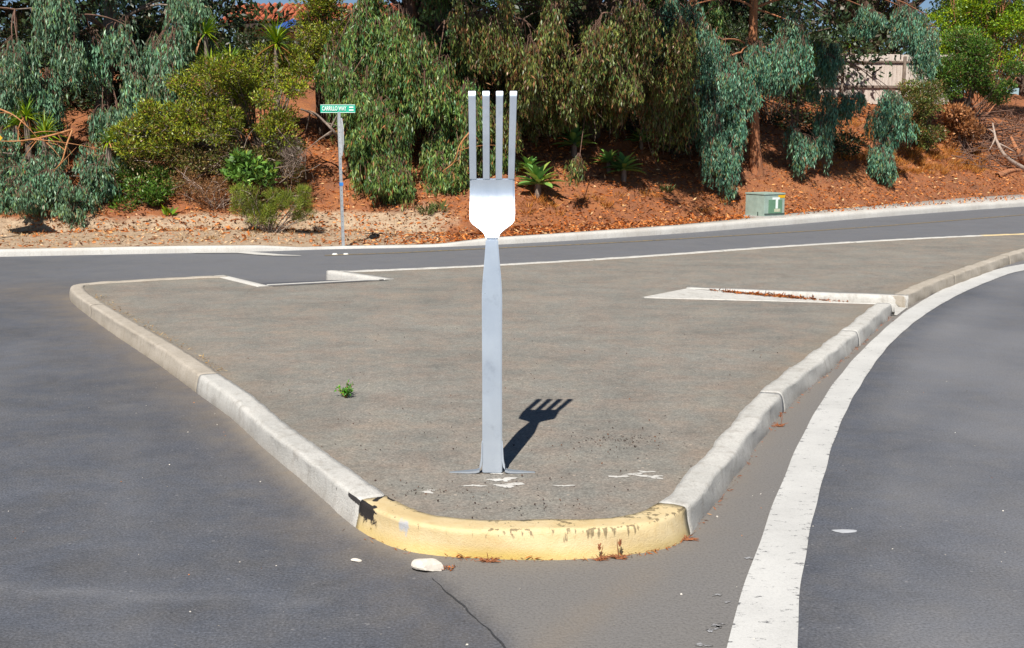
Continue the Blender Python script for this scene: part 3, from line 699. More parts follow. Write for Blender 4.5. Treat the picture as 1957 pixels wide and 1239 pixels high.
tw = max(v.co.x for v in t_.data.vertices); t_.scale = (wd * .70 / tw, 1, 1)
bm = bmesh.new()
box(bm, (xo + wd * .385, -.025, zc + hd * .17), (wd * .12, .004, hd * .16)); box(bm, (xo + wd * .385, -.025, zc - hd * .17), (wd * .13, .004, hd * .16))
bm_obj("block_number", bm, "sign_white", nb_)
bm = bmesh.new()
for s in (-1, 1): box(bm, (xo, -.0115, zc + s * hd * .455), (wd * .985, .004, hd * .05), -.04)
bm_obj("border", bm, "sign_white", nb_)
bm = bmesh.new(); box(bm, (xo + .02, 0, zc - hd / 2 - .06), (.055, .04, .16), .3, .006); bm_obj("bracket", bm, "galv", sg)
# stop sign: an octagon seen from its edge
zc2 = (at(655, 262, D_).z - SP.z); rs = .385
bm = bmesh.new(); vs_ = []
r = bmesh.ops.create_cone(bm, cap_ends=True, segments=8, radius1=rs, radius2=rs, depth=.006, matrix=Matrix.Rotation(math.pi / 2, 4, 'Y') @ Matrix.Rotation(math.pi / 8, 4, 'Z'))
ob = bm_obj("stop_sign", bm, "sign_back", sg); ob.location = (.040 + lean * zc2, -.02, zc2); ob.rotation_euler = (0, 0, math.radians(15.5)); ob["label"] = "octagonal sign plate seen almost edge-on from its grey back"
bm = bmesh.new(); box(bm, (.0 + lean * .9, -.0, at(655, 352, D_).z - SP.z), (.066, .066, .06), .35); bm_obj("blue_sticker", bm, "tag_blue", sg)

# yellow diamond at the left edge
YP = at(-48, 264, 22.0); zb = float(tz(YP.x, YP.y))
ws = thing("warning_sign", "yellow diamond warning sign on a post beside the left-hand eucalyptus shrub", "sign", (YP.x, YP.y, zb))
bm = bmesh.new(); box(bm, (0, 0, (YP.z - zb + .5) / 2 - .1), (.05, .05, YP.z - zb + .7)); bm_obj("post", bm, "galv", ws)
bm = bmesh.new(); box(bm, (0, -.03, YP.z - zb), (.76, .006, .76), rot=Matrix.Rotation(math.pi / 4, 4, 'Y'), bev=.002); bm_obj("diamond_plate", bm, "sign_yellow", ws)

# ------------------------------------------------------------------ utility cabinet
BP = at(1461, 418, 28.9); BP = on_bank(1461, 417)
cab = thing("utility_cabinet", "low pale green metal utility cabinet on the mulch behind the far kerb", "utility box", BP, math.radians(31))
k_ = BP.y / FOC; hh = 43 * k_; wa = 52 * k_; wb_ = 52 * k_
bm = bmesh.new(); box(bm, (0, 0, .0), (wb_ + .06, wa + .06, .14), 0, .01); bm_obj("base_pad", bm, "pad", cab)
bm = bmesh.new(); box(bm, (0, 0, .06 + hh * .47), (wb_, wa, hh * .94), 0, .012); body = bm_obj("body", bm, "box_green", cab)
bm = bmesh.new(); box(bm, (0, 0, .06 + hh * .94 + .02), (wb_ + .03, wa + .03, .045), 0, .012); bm_obj("lid", bm, "box_green", cab)
fy = -wa / 2
bm = bmesh.new(); box(bm, (.02, fy - .006, .06 + hh * .42), (wb_ * .66, .012, hh * .62), 0, .004); dr_ = bm_obj("door", bm, "panel_green", cab)
bm = bmesh.new(); box(bm, (.06, fy - .014, .06 + hh * .55), (.075, .004, hh * .42)); box(bm, (.03, fy - .0145, .06 + hh * .78), (.24, .004, .055)); bm_obj("notice", bm, "sign_white", dr_)
bm = bmesh.new(); box(bm, (.08, fy - .014, .06 + hh * .26), (.20, .004, .075)); bm_obj("number_plate", bm, "label_tan", dr_)
bm = bmesh.new(); box(bm, (.0, fy - .010, .06 + hh * .115), (wb_ * .98, .016, .022)); bm_obj("hasp", bm, "box_dark", cab)
bm = bmesh.new(); box(bm, (wb_ * .33, fy - .004, .06 + hh * .86), (.22, .005, .07)); bm_obj("warning_sticker", bm, "sign_yellow", cab)
bm = bmesh.new(); box(bm, (-wb_ / 2 - .003, -.12, .06 + hh * .05), (.006, .03, .16)); bm_obj("bolt_tab", bm, "box_dark", cab)

# ------------------------------------------------------------------ wooden fence on top of the bank
FA, FBb = at(1590, 172, 42.5), at(1770, 178, 43.0)
z0f = FA.z
fe = thing("wooden_fence", "weathered pale board fence with cap rail on top of the bank", "fence", (FA.x, FA.y, z0f))
dv = Vector((FBb.x - FA.x, FBb.y - FA.y, 0)); Lf = dv.length + .9; ang = math.atan2(dv.y, dv.x); fe.rotation_euler = (0, 0, ang)
fh = at(1680, 105, 42.7).z - z0f
bm = bmesh.new(); box(bm, (0, 0, 0), (.145, .02, 1), 0, .003); plank_me = bpy.data.meshes.new("plank"); bm.to_mesh(plank_me); bm.free(); plank_me.materials.append(M["plank"])
x = -2.2
while x < Lf:
    hq = fh - .16 + random.uniform(-.02, .02); o = link("plank", plank_me, None, fe); o.scale = (1, 1, hq + .5)
    o.location = (x, random.uniform(-.008, .008), hq / 2 - .25); o.rotation_euler = (0, random.uniform(-.008, .008), 0); x += .152
x = -2.2
while x < Lf:
    wv_ = random.uniform(.95, 1.5); bm = bmesh.new(); box(bm, (x + wv_ / 2 - .02, -.02, fh - .11 + random.uniform(-.015, .015)), (wv_ - .05, .05, .24), 0, .01); bm_obj("cap_board", bm, "plank", fe); x += wv_
bm = bmesh.new(); box(bm, (Lf / 2 - 1.1, -.055, fh - .25), (Lf + 2, .05, .05), 0, .004); bm_obj("rail", bm, "bark_grey", fe)
bm = bmesh.new(); box(bm, (Lf / 2 - 1.1, -.055, .12), (Lf + 2, .04, .09), 0, .004); bm_obj("rail", bm, "bark_grey", fe)
for x in np.arange(-2, Lf, 2.35):
    bm = bmesh.new(); box(bm, (x, -.07, fh / 2 - .3), (.10, .09, fh + .5), 0, .006); bm_obj("post", bm, "bark_grey", fe)

# ------------------------------------------------------------------ house on the plateau
HP = Vector((-11.3, 47.0, 4.0)); EZ, RZ = 6.58 - 4.0, 7.62 - 4.0
ho = thing("house", "house with red clay tile roof half hidden behind the trees", "house", HP)
bm = bmesh.new(); box(bm, (4.2, 3.0, EZ / 2 - .3), (8.0, 5.0, EZ + .55)); bm_obj("wall", bm, "stucco", ho)
for wx in (1.8, 4.4, 6.6):
    bm = bmesh.new(); box(bm, (wx, .49, 1.5), (1.1, .04, 1.1), 0, .004); wn = bm_obj("window", bm, "roof_under", ho)
    bm = bmesh.new(); box(bm, (wx, .462, 1.5), (.95, .02, .95)); bm_obj("pane", bm, "pane", wn)
bm = bmesh.new(); V_ = [(-.2, -.35, EZ), (8.6, -.35, EZ), (8.6, 3, RZ), (-.2, 3, RZ), (8.6, 6.3, EZ), (-.2, 6.3, EZ)]
vv = [bm.verts.new(v) for v in V_]
for f in ((0, 1, 2, 3), (3, 2, 4, 5), (0, 3, 5), (1, 4, 2), (0, 5, 4, 1)): bm.faces.new([vv[q] for q in f])
rf = bm_obj("roof", bm, "roof_under", ho)
bm = bmesh.new()
k = 6; r0, r1 = .118, .1
ring = lambda y, r: [bm.verts.new((r * math.cos(math.pi * i / k), y, r * math.sin(math.pi * i / k))) for i in range(k + 1)]
a, b = ring(0, r0), ring(.46, r1)
for i in range(k): bm.faces.new((a[i], b[i], b[i + 1], a[i + 1]))
a2, b2 = ring(0, r0 - .02), ring(.46, r1 - .02)
for i in range(k): bm.faces.new((a2[i], a2[i + 1], b2[i + 1], b2[i])); bm.faces.new((a[i], a[i + 1], a2[i + 1], a2[i]))
tile_me = bpy.data.meshes.new("tile"); bm.to_mesh(tile_me); bm.free(); tile_me.materials.append(M["tile"])
sa_ = math.atan2(RZ - EZ, 3.35)
for row in range(8):
    for cidx in range(36):
        o = link("tile", tile_me, None, rf); u = row * .43
        o.location = (-.1 + cidx * .243 + random.uniform(-.012, .012), -.42 + u * math.cos(sa_), EZ + .02 + u * math.sin(sa_) + random.uniform(0, .015)); o.rotation_euler = (sa_ + random.uniform(.0, .03), 0, random.uniform(-.03, .03))
bm = bmesh.new(); box(bm, (4.2, -.42, EZ - .09), (8.8, .05, .16)); bm_obj("fascia", bm, "roof_under", ho)
A_, B_ = at(522, 60, 46.2) - HP, at(566, 40, 46.2) - HP
bm = bmesh.new(); box(bm, (A_ + B_) / 2, ((B_ - A_).length, .10, .24), rot=Matrix.Rotation(-math.atan2((B_ - A_).z, (B_ - A_).x), 4, 'Y')); bm_obj("blue_beam", bm, "fascia_blue", ho)
for q in (A_, B_):
    bm = bmesh.new(); box(bm, (q.x, q.y + .06, q.z / 2 - .3), (.1, .1, q.z + .5)); bm_obj("porch_post", bm, "bark_dark", ho)

# ------------------------------------------------------------------ foliage generators
def leaves(P, Dv, Ln, Wd, col):
    """kite leaves at P along Dv; returns V,F,colour"""
    k = len(P); Dv = Dv / (np.linalg.norm(Dv, axis=1)[:, None] + 1e-9)
    rn = R.normal(0, 1, (k, 3)); S = np.cross(Dv, rn); S /= np.linalg.norm(S, axis=1)[:, None] + 1e-9
    Nn = np.cross(Dv, S)
    a = P; c = P + Dv * Ln[:, None]; mid = P + Dv * (Ln * .42)[:, None] + Nn * (Ln * .06)[:, None]
    b = mid + S * (Wd / 2)[:, None]; d = mid - S * (Wd / 2)[:, None]
    V = np.stack([a, b, c, d], 1).reshape(-1, 3); F = np.arange(k * 4).reshape(-1, 4)
    return V, F, np.repeat(col, 4, 0)
def pal(cols, wts, k, var=.22):
    cols = np.array(cols); i = R.choice(len(cols), k, p=np.array(wts) / sum(wts)); c = cols[i] * (1 + R.normal(0, var, (k, 1))); g_ = c.mean(1, keepdims=True); c = (g_ + (c - g_) * 1.18) * 1.1; return np.clip(c, .006, .75)
BLUE = ([(.145, .245, .15), (.10, .185, .12), (.20, .30, .195), (.17, .135, .08), (.14, .21, .08)], [5, 3, 2, 1.2, 1.8])
OLIVE = ([(.13, .20, .055), (.09, .15, .05), (.20, .24, .08), (.22, .11, .055), (.09, .18, .08)], [4, 3, 2, 1.3, 2.4])
DARKB = ([(.13, .165, .05), (.13, .085, .04), (.08, .12, .045), (.19, .10, .05), (.19, .21, .065)], [3.4, 2, 3, 2, 1.8])
YELG = ([(.205, .23, .034), (.145, .18, .03), (.27, .29, .048), (.18, .105, .045), (.07, .10, .028)], [4, 4, 1.6, 2.2, 2.4])
LIME = ([(.22, .30, .03), (.13, .225, .03), (.30, .35, .05), (.09, .16, .03)], [3, 3, 1.3, 2])
GREEN = ([(.085, .165, .03), (.055, .11, .026), (.135, .22, .04), (.15, .10, .045)], [3, 3.4, 1.2, 1.2])
DARKG = ([(.03, .05, .022), (.045, .07, .028), (.02, .035, .018), (.06, .05, .03)], [3, 3, 2, 1])
BROWN = ([(.34, .16, .075), (.24, .105, .05), (.42, .22, .12), (.16, .08, .045)], [3, 3, 2, 1.4])

def tassel_cloud(anchors, lens, rad, palette, strands=22, per=15, ll=(.10, .17), lw=(.016, .030), spread=.55):
    """weeping clusters: strands fall from each anchor and carry hanging leaves"""
    Ps, Ds, Ls, Ws, Cs = [], [], [], [], []; tw = []
    for A, Lt, rd in zip(anchors, lens, rad):
        ns = int(strands * R.uniform(.7, 1.3)); tint = 1 + R.normal(0, .16); warm = R.normal(0, .06); fr = R.uniform(.15, .5)
        an = R.uniform(0, 2 * np.pi, ns); rr = rd * np.sqrt(R.uniform(0, 1, ns)); out = np.stack([np.cos(an), np.sin(an), 0 * an], 1)
        L_ = Lt * R.uniform(.55, 1.1, ns) * (1 - .35 * rr / (rd + 1e-6))
        st = A + out * (rr * .35)[:, None] + np.stack([0 * an, 0 * an, R.uniform(-.1, .12, ns) * rd], 1)
        t = R.uniform(0, 1, (ns, per)) ** .75; t = fr * .6 + (1 - fr * .6) * t
        curve = st[:, None] + out[:, None] * (rr[:, None] * (1 - (1 - t) ** 2))[..., None] * 1.0
        curve = curve + np.stack([0 * t, 0 * t, (.18 * rd * np.sin(np.pi * np.minimum(1, t * 1.6)) - t * L_[:, None])], -1)
        P = curve.reshape(-1, 3) + R.normal(0, .022, (ns * per, 3)); k = len(P)
        D = np.stack([R.normal(0, spread * .55, k), R.normal(0, spread * .55, k), -np.abs(R.normal(1, .25, k))], 1)
        c = pal(*palette, k) * tint * np.repeat(1 + R.normal(0, .16, ns), per)[:, None]; c[:, 0] *= 1 + warm
        Ps.append(P); Ds.append(D); Ls.append(R.uniform(*ll, k)); Ws.append(R.uniform(*lw, k)); Cs.append(np.clip(c, .006, .7))
        for q in R.choice(ns, min(5, ns), replace=False):
            tt = np.linspace(0, .9, 4); cc = st[q] + out[q] * (rr[q] * (1 - (1 - tt) ** 2))[:, None]; cc[:, 2] += .18 * rd * np.sin(np.pi * np.minimum(1, tt * 1.6)) - tt * L_[q]
            tw.append((cc, np.linspace(.008, .003, 4)))
    V, F, cl = leaves(np.vstack(Ps), np.vstack(Ds), np.concatenate(Ls), np.concatenate(Ws), np.vstack(Cs))
    return V, F, cl, tw

def puff_cloud(cens, rads, palette, per=260, ll=(.05, .10), lw=(.02, .045), up=.5, flat=.75):
    Ps, Ds, Ls, Ws, Cs = [], [], [], [], []
    for A, r in zip(cens, rads):
        k = int(per * R.uniform(.7, 1.3)); d = R.normal(0, 1, (k, 3)); d /= np.linalg.norm(d, axis=1)[:, None]
        rr = r * R.uniform(.25, 1, k) ** .5; P = A + d * rr[:, None] * np.array([1, 1, flat]) * (1 + .18 * np.sin(d[:, :1] * 7 + d[:, 2:] * 5))
        D = d * .8 + R.normal(0, .6, (k, 3)) + np.array([0, 0, up]); c = pal(*palette, k) * (1 + R.normal(0, .15))
        Ps.append(P); Ds.append(D); Ls.append(R.uniform(*ll, k)); Ws.append(R.uniform(*lw, k)); Cs.append(np.clip(c, .006, .7))
    return leaves(np.vstack(Ps), np.vstack(Ds), np.concatenate(Ls), np.concatenate(Ws), np.vstack(Cs))

def in_blob(c, rx, ry, rz, k):
    d = R.normal(0, 1, (k, 3)); d /= np.linalg.norm(d, axis=1)[:, None]; r = R.uniform(.1, 1, k) ** .4
    return np.array(c) + d * r[:, None] * np.array([rx, ry, rz])

def skeleton(base, top, r0, targets, k=9, lean=None, flare=1.35):
    b = np.array(base, float); t_ = np.array(top, float)
    tr = curve3(b - np.array([0, 0, .35]), t_, 0, k, .25); tr[:, :2] += np.cumsum(R.normal(0, .03, (k, 2)), 0) * np.linspace(0, 1, k)[:, None]
    rad = np.linspace(r0, r0 * .35, k); rad[0] *= flare
    paths = [(tr, rad)]; nodes = [tr[2:]]
    for g_ in targets:
        g_ = np.array(g_, float)
        if g_[2] - b[2] < 2.4 and t_[2] - b[2] > 4: continue
        dz_ = np.clip(.3 + (g_[2] - b[2]) * .45 / max(.1, (t_[2] - b[2])), .35, .88); i = int(dz_ * (k - 1)); s = tr[i]
        pth = curve3(s, g_, .25 * np.linalg.norm(g_ - s) * .7, 8, .15); rr = np.linspace(min(.038, rad[i] * .3), .016, 8); paths.append((pth, rr)); nodes.append(pth[2:])
    return paths, np.vstack(nodes)

KF = 1.5
def euc(label, base, top, r0, blobs, palette, bark_m="bark_red", name="eucalyptus_tree", strands=24, per=16, ll=(.09, .165), lw=(.018, .034), twigs="twig", shade_canopy=()):
    t = thing(name, label, "tree", base); ob_ = np.array(base)
    targets = [np.array(bb[0]) + np.array([0, 0, bb[3] * .3]) for bb in blobs]
    paths, nodes = skeleton(base, top, r0, targets)
    AN, LN, RD, SUB, PAR = [], [], [], [], []
    for (c, rx, ry, rz, k, l0, l1, rd) in blobs:
        k = int(k * KF + .5); sub = in_blob(c, rx, ry, rz, max(1, int(k / 6.0 + .5))); si = R.integers(0, len(sub), k); a = sub[si] + R.normal(0, 1, (k, 3)) * np.array([.12, .11, .25]); SUB.append(sub); PAR.append(sub[si]); AN.append(a); LN.append(R.uniform(l0, l1, k)); RD.append(R.uniform(rd * .6, rd * 1.1, k))
    AN = np.vstack(AN); LN = np.concatenate(LN); RD = np.concatenate(RD)
    br = []
    for a, q in zip(AN, np.vstack(PAR)): br.append((curve3(q + np.array([0, 0, .05]), a, .08, 5, .04), np.linspace(.007, .004, 5)))
    for a in np.vstack(SUB):
        j = np.argmin(((nodes - a) ** 2).sum(1) + 3 * np.clip(nodes[:, 2] - a[2] - .3, 0, 9) ** 2); s = nodes[j]; br.append((curve3(s, a, .18 * np.linalg.norm(s - a), 6, .06), np.linspace(.020, .008, 6)))
    V, F, cl, tw = tassel_cloud(AN, LN, RD, palette, strands, per, ll, lw)
    if shade_canopy:  # mostly unseen leaf clumps added overhead to shade the slope
        cc, cr = [], []
        for (px, py, D, r, k) in shade_canopy:
            cc.append(in_blob(at(px, py, D), r, r * .8, r * .35, k)); cr.append(R.uniform(.5, .8, k))
        V2, F2, c2 = puff_cloud(np.vstack(cc), np.concatenate(cr), palette, 330, (.15, .26), (.04, .07), -.6)
        F = np.vstack([F, F2 + len(V)]); V = np.vstack([V, V2]); cl = np.vstack([cl, c2])
    Vt_, Ft_ = tubes(paths, 9); link("trunk", meshnp("trunk", Vt_ - ob_, Ft_, smooth=True), bark_m, t)
    Vb, Fb = tubes(br + tw, 4); link("branchlets", meshnp("branchlets", Vb - ob_, Fb), twigs, t)["kind"] = "stuff"
    link("crown", meshnp("crown", V - ob_, F, col=cl), "leaf", t)
    return t
def bl(px, py, D, rx, rz, k, l0=.85, l1=1.6, rd=.25, ry=None):
    return (tuple(at(px, py, D)), rx, ry or rx * .7, rz, k, l0, l1, rd)
def bush(label, cat, base, puffs, palette, name="shrub", per=260, ll=(.05, .10), lw=(.02, .045), stem="bark_dark", r0=.05, up=.5, group=None, flat=.75, stick=.0):
    t = thing(name, label, cat, base, group=group); ob_ = np.array(base); cen = np.array([q[:3] for q in puffs]); rad = np.array([q[3] for q in puffs])
    paths = []
    for c, r in zip(cen, rad):
        paths.append((curve3(ob_ + R.normal(0, .06, 3) * np.array([1, 1, 0]) - np.array([0, 0, .08]), c, .1, 7, .12), np.linspace(r0 if len(paths) < 12 else r0 * .4, .008, 7)))
        for _ in range(3):
            e = c + R.normal(0, .45, 3) * r; paths.append((curve3(paths[-1][0][4] if len(paths[-1][0]) > 4 else c, e, .03, 4), np.linspace(.012, .004, 4)))
    V, F, cl = puff_cloud(cen, rad, palette, per, ll, lw, up, flat)
    Vb, Fb = tubes(paths, 5); link("stems", meshnp("stems", Vb - ob_, Fb), stem, t)
    link("foliage", meshnp("foliage", V - ob_, F, col=cl), "leaf", t); return t
def pf(px, py, D, r): return (*at(px, py, D), r)
def fill_puffs(px0, px1, py0, py1, D0, D1, k, r0, r1):
    return [pf(random.uniform(px0, px1), random.uniform(py0, py1), random.uniform(D0, D1), random.uniform(r0, r1)) for _ in range(k)]
def gb(px, D):
    p = at(px, 300, D); return Vector((p.x, p.y, float(tz(p.x, p.y))))

# ------------------------------------------------------------------ eucalyptus trees
b = gb(190, 27.6)
euc("tall blue-green weeping eucalyptus beside the yellow warning sign", b, at(210, -330, 28), .2,
    [bl(30, 40, 26, 1.0, .8, 15), bl(150, 50, 26.2, 1.1, .8, 17), bl(255, 90, 26.2, .9, .8, 15), bl(345, 40, 26.8, .8, .9, 13), bl(110, 170, 25.8, .7, .6, 10), bl(300, 190, 26.2, .7, .7, 11),
     bl(215, 210, 25.6, .6, .5, 8, .5, 1), bl(230, 280, 25.6, .5, .4, 6, .5, .9), bl(60, 110, 25.6, .8, .6, 9), bl(375, 10, 27.6, .4, .4, 5),
     bl(80, -150, 27.3, 2.4, 1.1, 30, .8, 1.5, .35), bl(240, -160, 27.5, 1.7, 1.1, 22, .8, 1.5, .35)], BLUE, "bark_grey", shade_canopy=[(80, -120, 27, 2.2, 20), (250, -130, 27, 1.7, 14)])
b = gb(-60, 27)
euc("blue-green eucalyptus rising past the yellow warning sign's outer side", b, at(-90, -250, 27.5), .18,
    [bl(-60, 60, 25.8, 1.0, .9, 16), bl(-150, 100, 25.5, 1.2, 1, 18), bl(-40, 170, 25.3, .7, .6, 8), bl(-200, -60, 26.5, 2, 1.3, 26), bl(-260, 220, 25, 1, .8, 14)], BLUE, "bark_grey")
b = gb(840, 28.6)
euc("olive-green weeping eucalyptus hanging over the bare orange slope behind the street sign", b, at(820, -320, 29), .2,
    [bl(680, 40, 27, .7, .8, 13), bl(760, 60, 27.2, .8, .8, 15), bl(850, 60, 27.4, .9, .8, 14), bl(690, 150, 26.6, .65, .5, 11), bl(790, 170, 26.8, .8, .5, 12), bl(730, 230, 26.2, .45, .35, 8, .6, 1), bl(760, 285, 25.9, .4, .3, 8, .7, 1.1),
     bl(830, 270, 26.8, .5, .5, 6), bl(870, 180, 27, .6, .7, 9), bl(705, 235, 25.8, .2, .2, 4, .6, .9),
     bl(800, -150, 27.6, 1.6, 1.0, 20, .8, 1.5, .35), bl(930, -150, 27.6, 2.2, 1.0, 26, .8, 1.5, .35), bl(900, 250, 27.6, .5, .5, 9), bl(940, 290, 27.6, .5, .3, 9, .5, .9), bl(700, 250, 26.2, .3, .3, 7, .6, 1.1), bl(740, 330, 25.7, .35, .15, 7, .5, .8), bl(860, 300, 26.6, .5, .3, 8, .5, .9), bl(810, 100, 26.6, .6, .5, 10), bl(655, 100, 27.4, .35, .45, 6)], OLIVE, "bark_dark", shade_canopy=[(810, -130, 27, 1.5, 13), (900, -120, 26.6, 2, 18)])
b = gb(1130, 31.0)
euc("dark sparse weeping eucalyptus with bare hanging twigs behind the fork's tines", b, at(1120, -300, 31), .22,
    [bl(1010, 50, 29.2, 1.0, .8, 12), bl(1100, 60, 29.6, 1.1, .8, 12), bl(1210, 60, 29.6, 1.0, .8, 12), bl(1020, 150, 29, .6, .5, 8, .7, 1.2), bl(1110, 150, 29.4, .7, .5, 8), bl(935, 110, 28.6, .6, .8, 9), bl(960, 210, 28.6, .4, .4, 5),
     bl(1060, 160, 28.4, .4, .3, 5, .6, 1.), bl(1270, 120, 30, .6, .6, 7), bl(1180, 130, 29.4, .6, .4, 5), bl(1110, 320, 26.4, .08, .05, 1, .6, .7, .16), bl(1040, 90, 28.2, .5, .4, 5), bl(1150, 70, 28.2, .6, .4, 5), bl(930, 30, 26.8, .5, .4, 9), bl(1000, 50, 26.6, .5, .5, 9), bl(1075, 20, 26.8, .5, .4, 9), bl(1150, 40, 26.7, .5, .5, 9), bl(1230, 30, 26.9, .5, .4, 9), bl(1300, 50, 27.4, .5, .4, 9), bl(1010, 140, 26.9, .35, .25, 7, .7, 1.2), bl(1100, 130, 27, .4, .25, 7, .7, 1.2), bl(1190, 110, 27.1, .4, .25, 7, .6, 1.1), bl(950, 190, 27.2, .35, .3, 7, .7, 1.2), bl(1270, 110, 27.6, .35, .25, 6, .6, 1.), bl(1240, 130, 28.6, .5, .4, 7), bl(1080, 130, 28.4, .5, .3, 6, .6, 1.1), bl(1180, 120, 28.4, .5, .3, 6), bl(1000, 170, 28.2, .4, .3, 6, .6, 1.),  bl(1310, 150, 29.5, .4, .4, 7),
     bl(1020, -190, 27.4, 2.2, .8, 18, .7, 1.4, .4), bl(1210, -190, 27.6, 2.4, .8, 18, .7, 1.4, .4), bl(1120, -260, 28.5, 2.6, .8, 30, .7, 1.4, .4)], DARKB, "bark_dark", strands=21, per=15, shade_canopy=[(1300, -200, 25, 1.8, 4), (1030, -160, 27.3, 2.0, 6), (1200, -160, 27.5, 2.0, 6), (1120, -200, 27.5, 2.6, 16), (1110, -70, 29.5, 2.2, 12)])  # crown above the frame pushed forward to shade the tree and bank
b = on_bank(1447, 330)
euc("red-trunked eucalyptus trailing blue-green curtains behind the green utility cabinet", b, at(1478, -330, 31.8), .17,
    [bl(1310, 30, 29.6, .9, .6, 12), bl(1380, 90, 30.2, .6, .6, 10), bl(1365, 190, 30.2, .45, .5, 11, .7, 1.2), bl(1370, 290, 29.8, .3, .2, 7, .6, 1.1, .2), bl(1410, 190, 30.6, .3, .3, 5),
     bl(1555, 110, 33, .5, .28, 10, .4, .9), bl(1528, 265, 32.6, .18, .22, 5, .8, 1.2, .18), bl(1588, 215, 33.6, .22, .28, 6, .7, 1.2, .18), bl(1565, 270, 33.2, .12, .1, 2, .5, .8, .14), bl(1618, 170, 34, .14, .2, 3, .6, 1.),
     bl(1690, 195, 35.3, .65, .28, 15, .6, 1.1), bl(1680, 265, 35, .3, .25, 7, .7, 1.1, .2), bl(1770, 40, 35.5, .4, .55, 9), bl(1720, 20, 35.5, .45, .4, 7), bl(1500, 50, 31.5, .8, .6, 10), bl(1450, 90, 31.6, .4, .5, 9), bl(1490, 130, 31.8, .3, .3, 6, .5, .9), bl(1415, 110, 31, .35, .35, 6), bl(1340, 150, 30, .5, .5, 9), bl(1350, 240, 29.8, .4, .3, 8), bl(1640, 15, 34.5, .6, .3, 7, .4, .9),
     bl(1400, -170, 30.6, 2.0, .8, 18, .7, 1.3, .35), bl(1600, -180, 30.6, 2.0, .8, 20, .7, 1.3, .35)], ([(.115, .235, .155), (.085, .175, .125), (.165, .27, .175), (.13, .17, .065), (.17, .12, .07)], [5, 3, 2, 1.4, .9]), shade_canopy=[(1400, -150, 30.5, 1.8, 8), (1590, -130, 30.8, 2.0, 14), (1480, -70, 32, 1.6, 8)])
b = gb(1330, 33.5)
euc("olive eucalyptus between the dark sparse tree and the red-trunked tree", b, at(1320, -250, 33), .18,
    [bl(1300, 20, 31.5, .9, .6, 12), bl(1380, 20, 31, .9, .5, 12), bl(1260, 40, 31.5, .8, .8, 9), bl(1340, 120, 32, .7, .7, 8), bl(1310, -140, 31.5, 2.2, .9, 24, .7, 1.4, .35)], OLIVE, "bark_red")

# low regrowth at the left foot of the bank
b = gb(95, 25.2)
euc("low sprawling blue-green eucalyptus shrub spilling onto the tan verge", b, at(95, 290, 25.3), .08,
    [bl(20, 330, 24.3, .6, .4, 12, .4, .8), bl(110, 345, 24.2, .6, .3, 12, .35, .7), bl(165, 350, 24.4, .4, .3, 8, .35, .6), bl(60, 280, 24.8, .8, .35, 11, .4, .8), bl(-70, 330, 24, .8, .5, 14, .4, .8), bl(30, 370, 23.9, .6, .2, 9, .3, .55), bl(190, 330, 24.8, .5, .4, 10, .4, .8), bl(120, 385, 24.0, .6, .15, 8, .3, .5)], BLUE, "bark_grey", "eucalyptus_shrub", 20, 13, (.07, .13))["category"] = "shrub"

# ------------------------------------------------------------------ broad shrubs on the bank
pfs = fill_puffs(340, 565, 130, 260, 25.0, 26.4, 32, .26, .5) + fill_puffs(225, 420, 205, 290, 24.8, 25.6, 20, .22, .4) + fill_puffs(480, 600, 60, 160, 27, 28, 10, .3, .5) + fill_puffs(420, 570, 260, 330, 25.6, 26.3, 8, .22, .35)
bush("big yellow-green acacia bush leaning over the slope left of the street sign", "bush", gb(500, 26.6), pfs, YELG, "acacia_bush", 560, (.05, .10), (.018, .035), "bark_grey", .06)
pfs = fill_puffs(590, 640, 10, 130, 28, 29, 8, .3, .5) + fill_puffs(600, 650, 60, 150, 27.6, 28, 6, .25, .4) + fill_puffs(578, 650, -20, 50, 28, 29, 9, .3, .45)
bush("upright yellow-green bush standing against the house with the tile roof", "bush", gb(620, 28.6), pfs, YELG, "tall_bush", 460, (.05, .10), (.02, .035), "bark_dark", .05)
pfs = fill_puffs(450, 590, 366, 420, 23.6, 24.2, 24, .10, .2)
bush("small feathery lime-green bush at the edge of the tan verge", "bush", gb(515, 24.0), pfs, ([(.17, .21, .04), (.11, .155, .03), (.24, .27, .06), (.2, .15, .06)], [3, 3, 1.3, 1]), "lime_bush", 420, (.06, .16), (.005, .010), "bark_grey", .02, 1.0)
pfs = fill_puffs(205, 345, 325, 395, 24.4, 25.2, 16, .18, .36)
bush("dark green rounded bush under the drooping blue-green eucalyptus", "bush", gb(280, 24.8), pfs, GREEN, "round_bush", 420, (.05, .10), (.02, .04), "bark_dark", .03)
pfs = fill_puffs(425, 520, 300, 345, 24.7, 25.2, 9, .14, .25)
bush("broad-leaved green plant on a thin bare stem above the lime-green bush", "plant", gb(468, 24.8), pfs, ([(.12, .22, .05), (.08, .15, .04), (.22, .28, .06)], [3, 3, 1]), "leafy_plant", 120, (.10, .18), (.05, .09), "bark_dark", .025)
pfs = fill_puffs(200, 440, 285, 350, 24.9, 25.8, 24, .26, .42) + fill_puffs(430, 560, 280, 340, 25.2, 25.8, 10, .22, .36)
bush("brownish dry thicket below the yellow-green acacia", "bush", gb(330, 25.8), pfs, ([(.16, .10, .05), (.10, .11, .035), (.22, .17, .07), (.14, .16, .04)], [3, 3, 1.5, 2]), "dry_thicket", 330, (.05, .1), (.015, .03), "dead_wood", .02)
pfs = fill_puffs(345, 470, 335, 392, 24.4, 25.2, 18, .2, .32) + fill_puffs(470, 600, 320, 375, 24.9, 25.5, 10, .18, .3)
bush("low rust-brown dead shrub above the small green seedling", "bush", gb(405, 25.0), pfs, ([(.25, .13, .065), (.16, .085, .045), (.3, .19, .1)], [3, 3, 1]), "dead_shrub", 260, (.03, .07), (.008, .014), "dead_wood", .015)
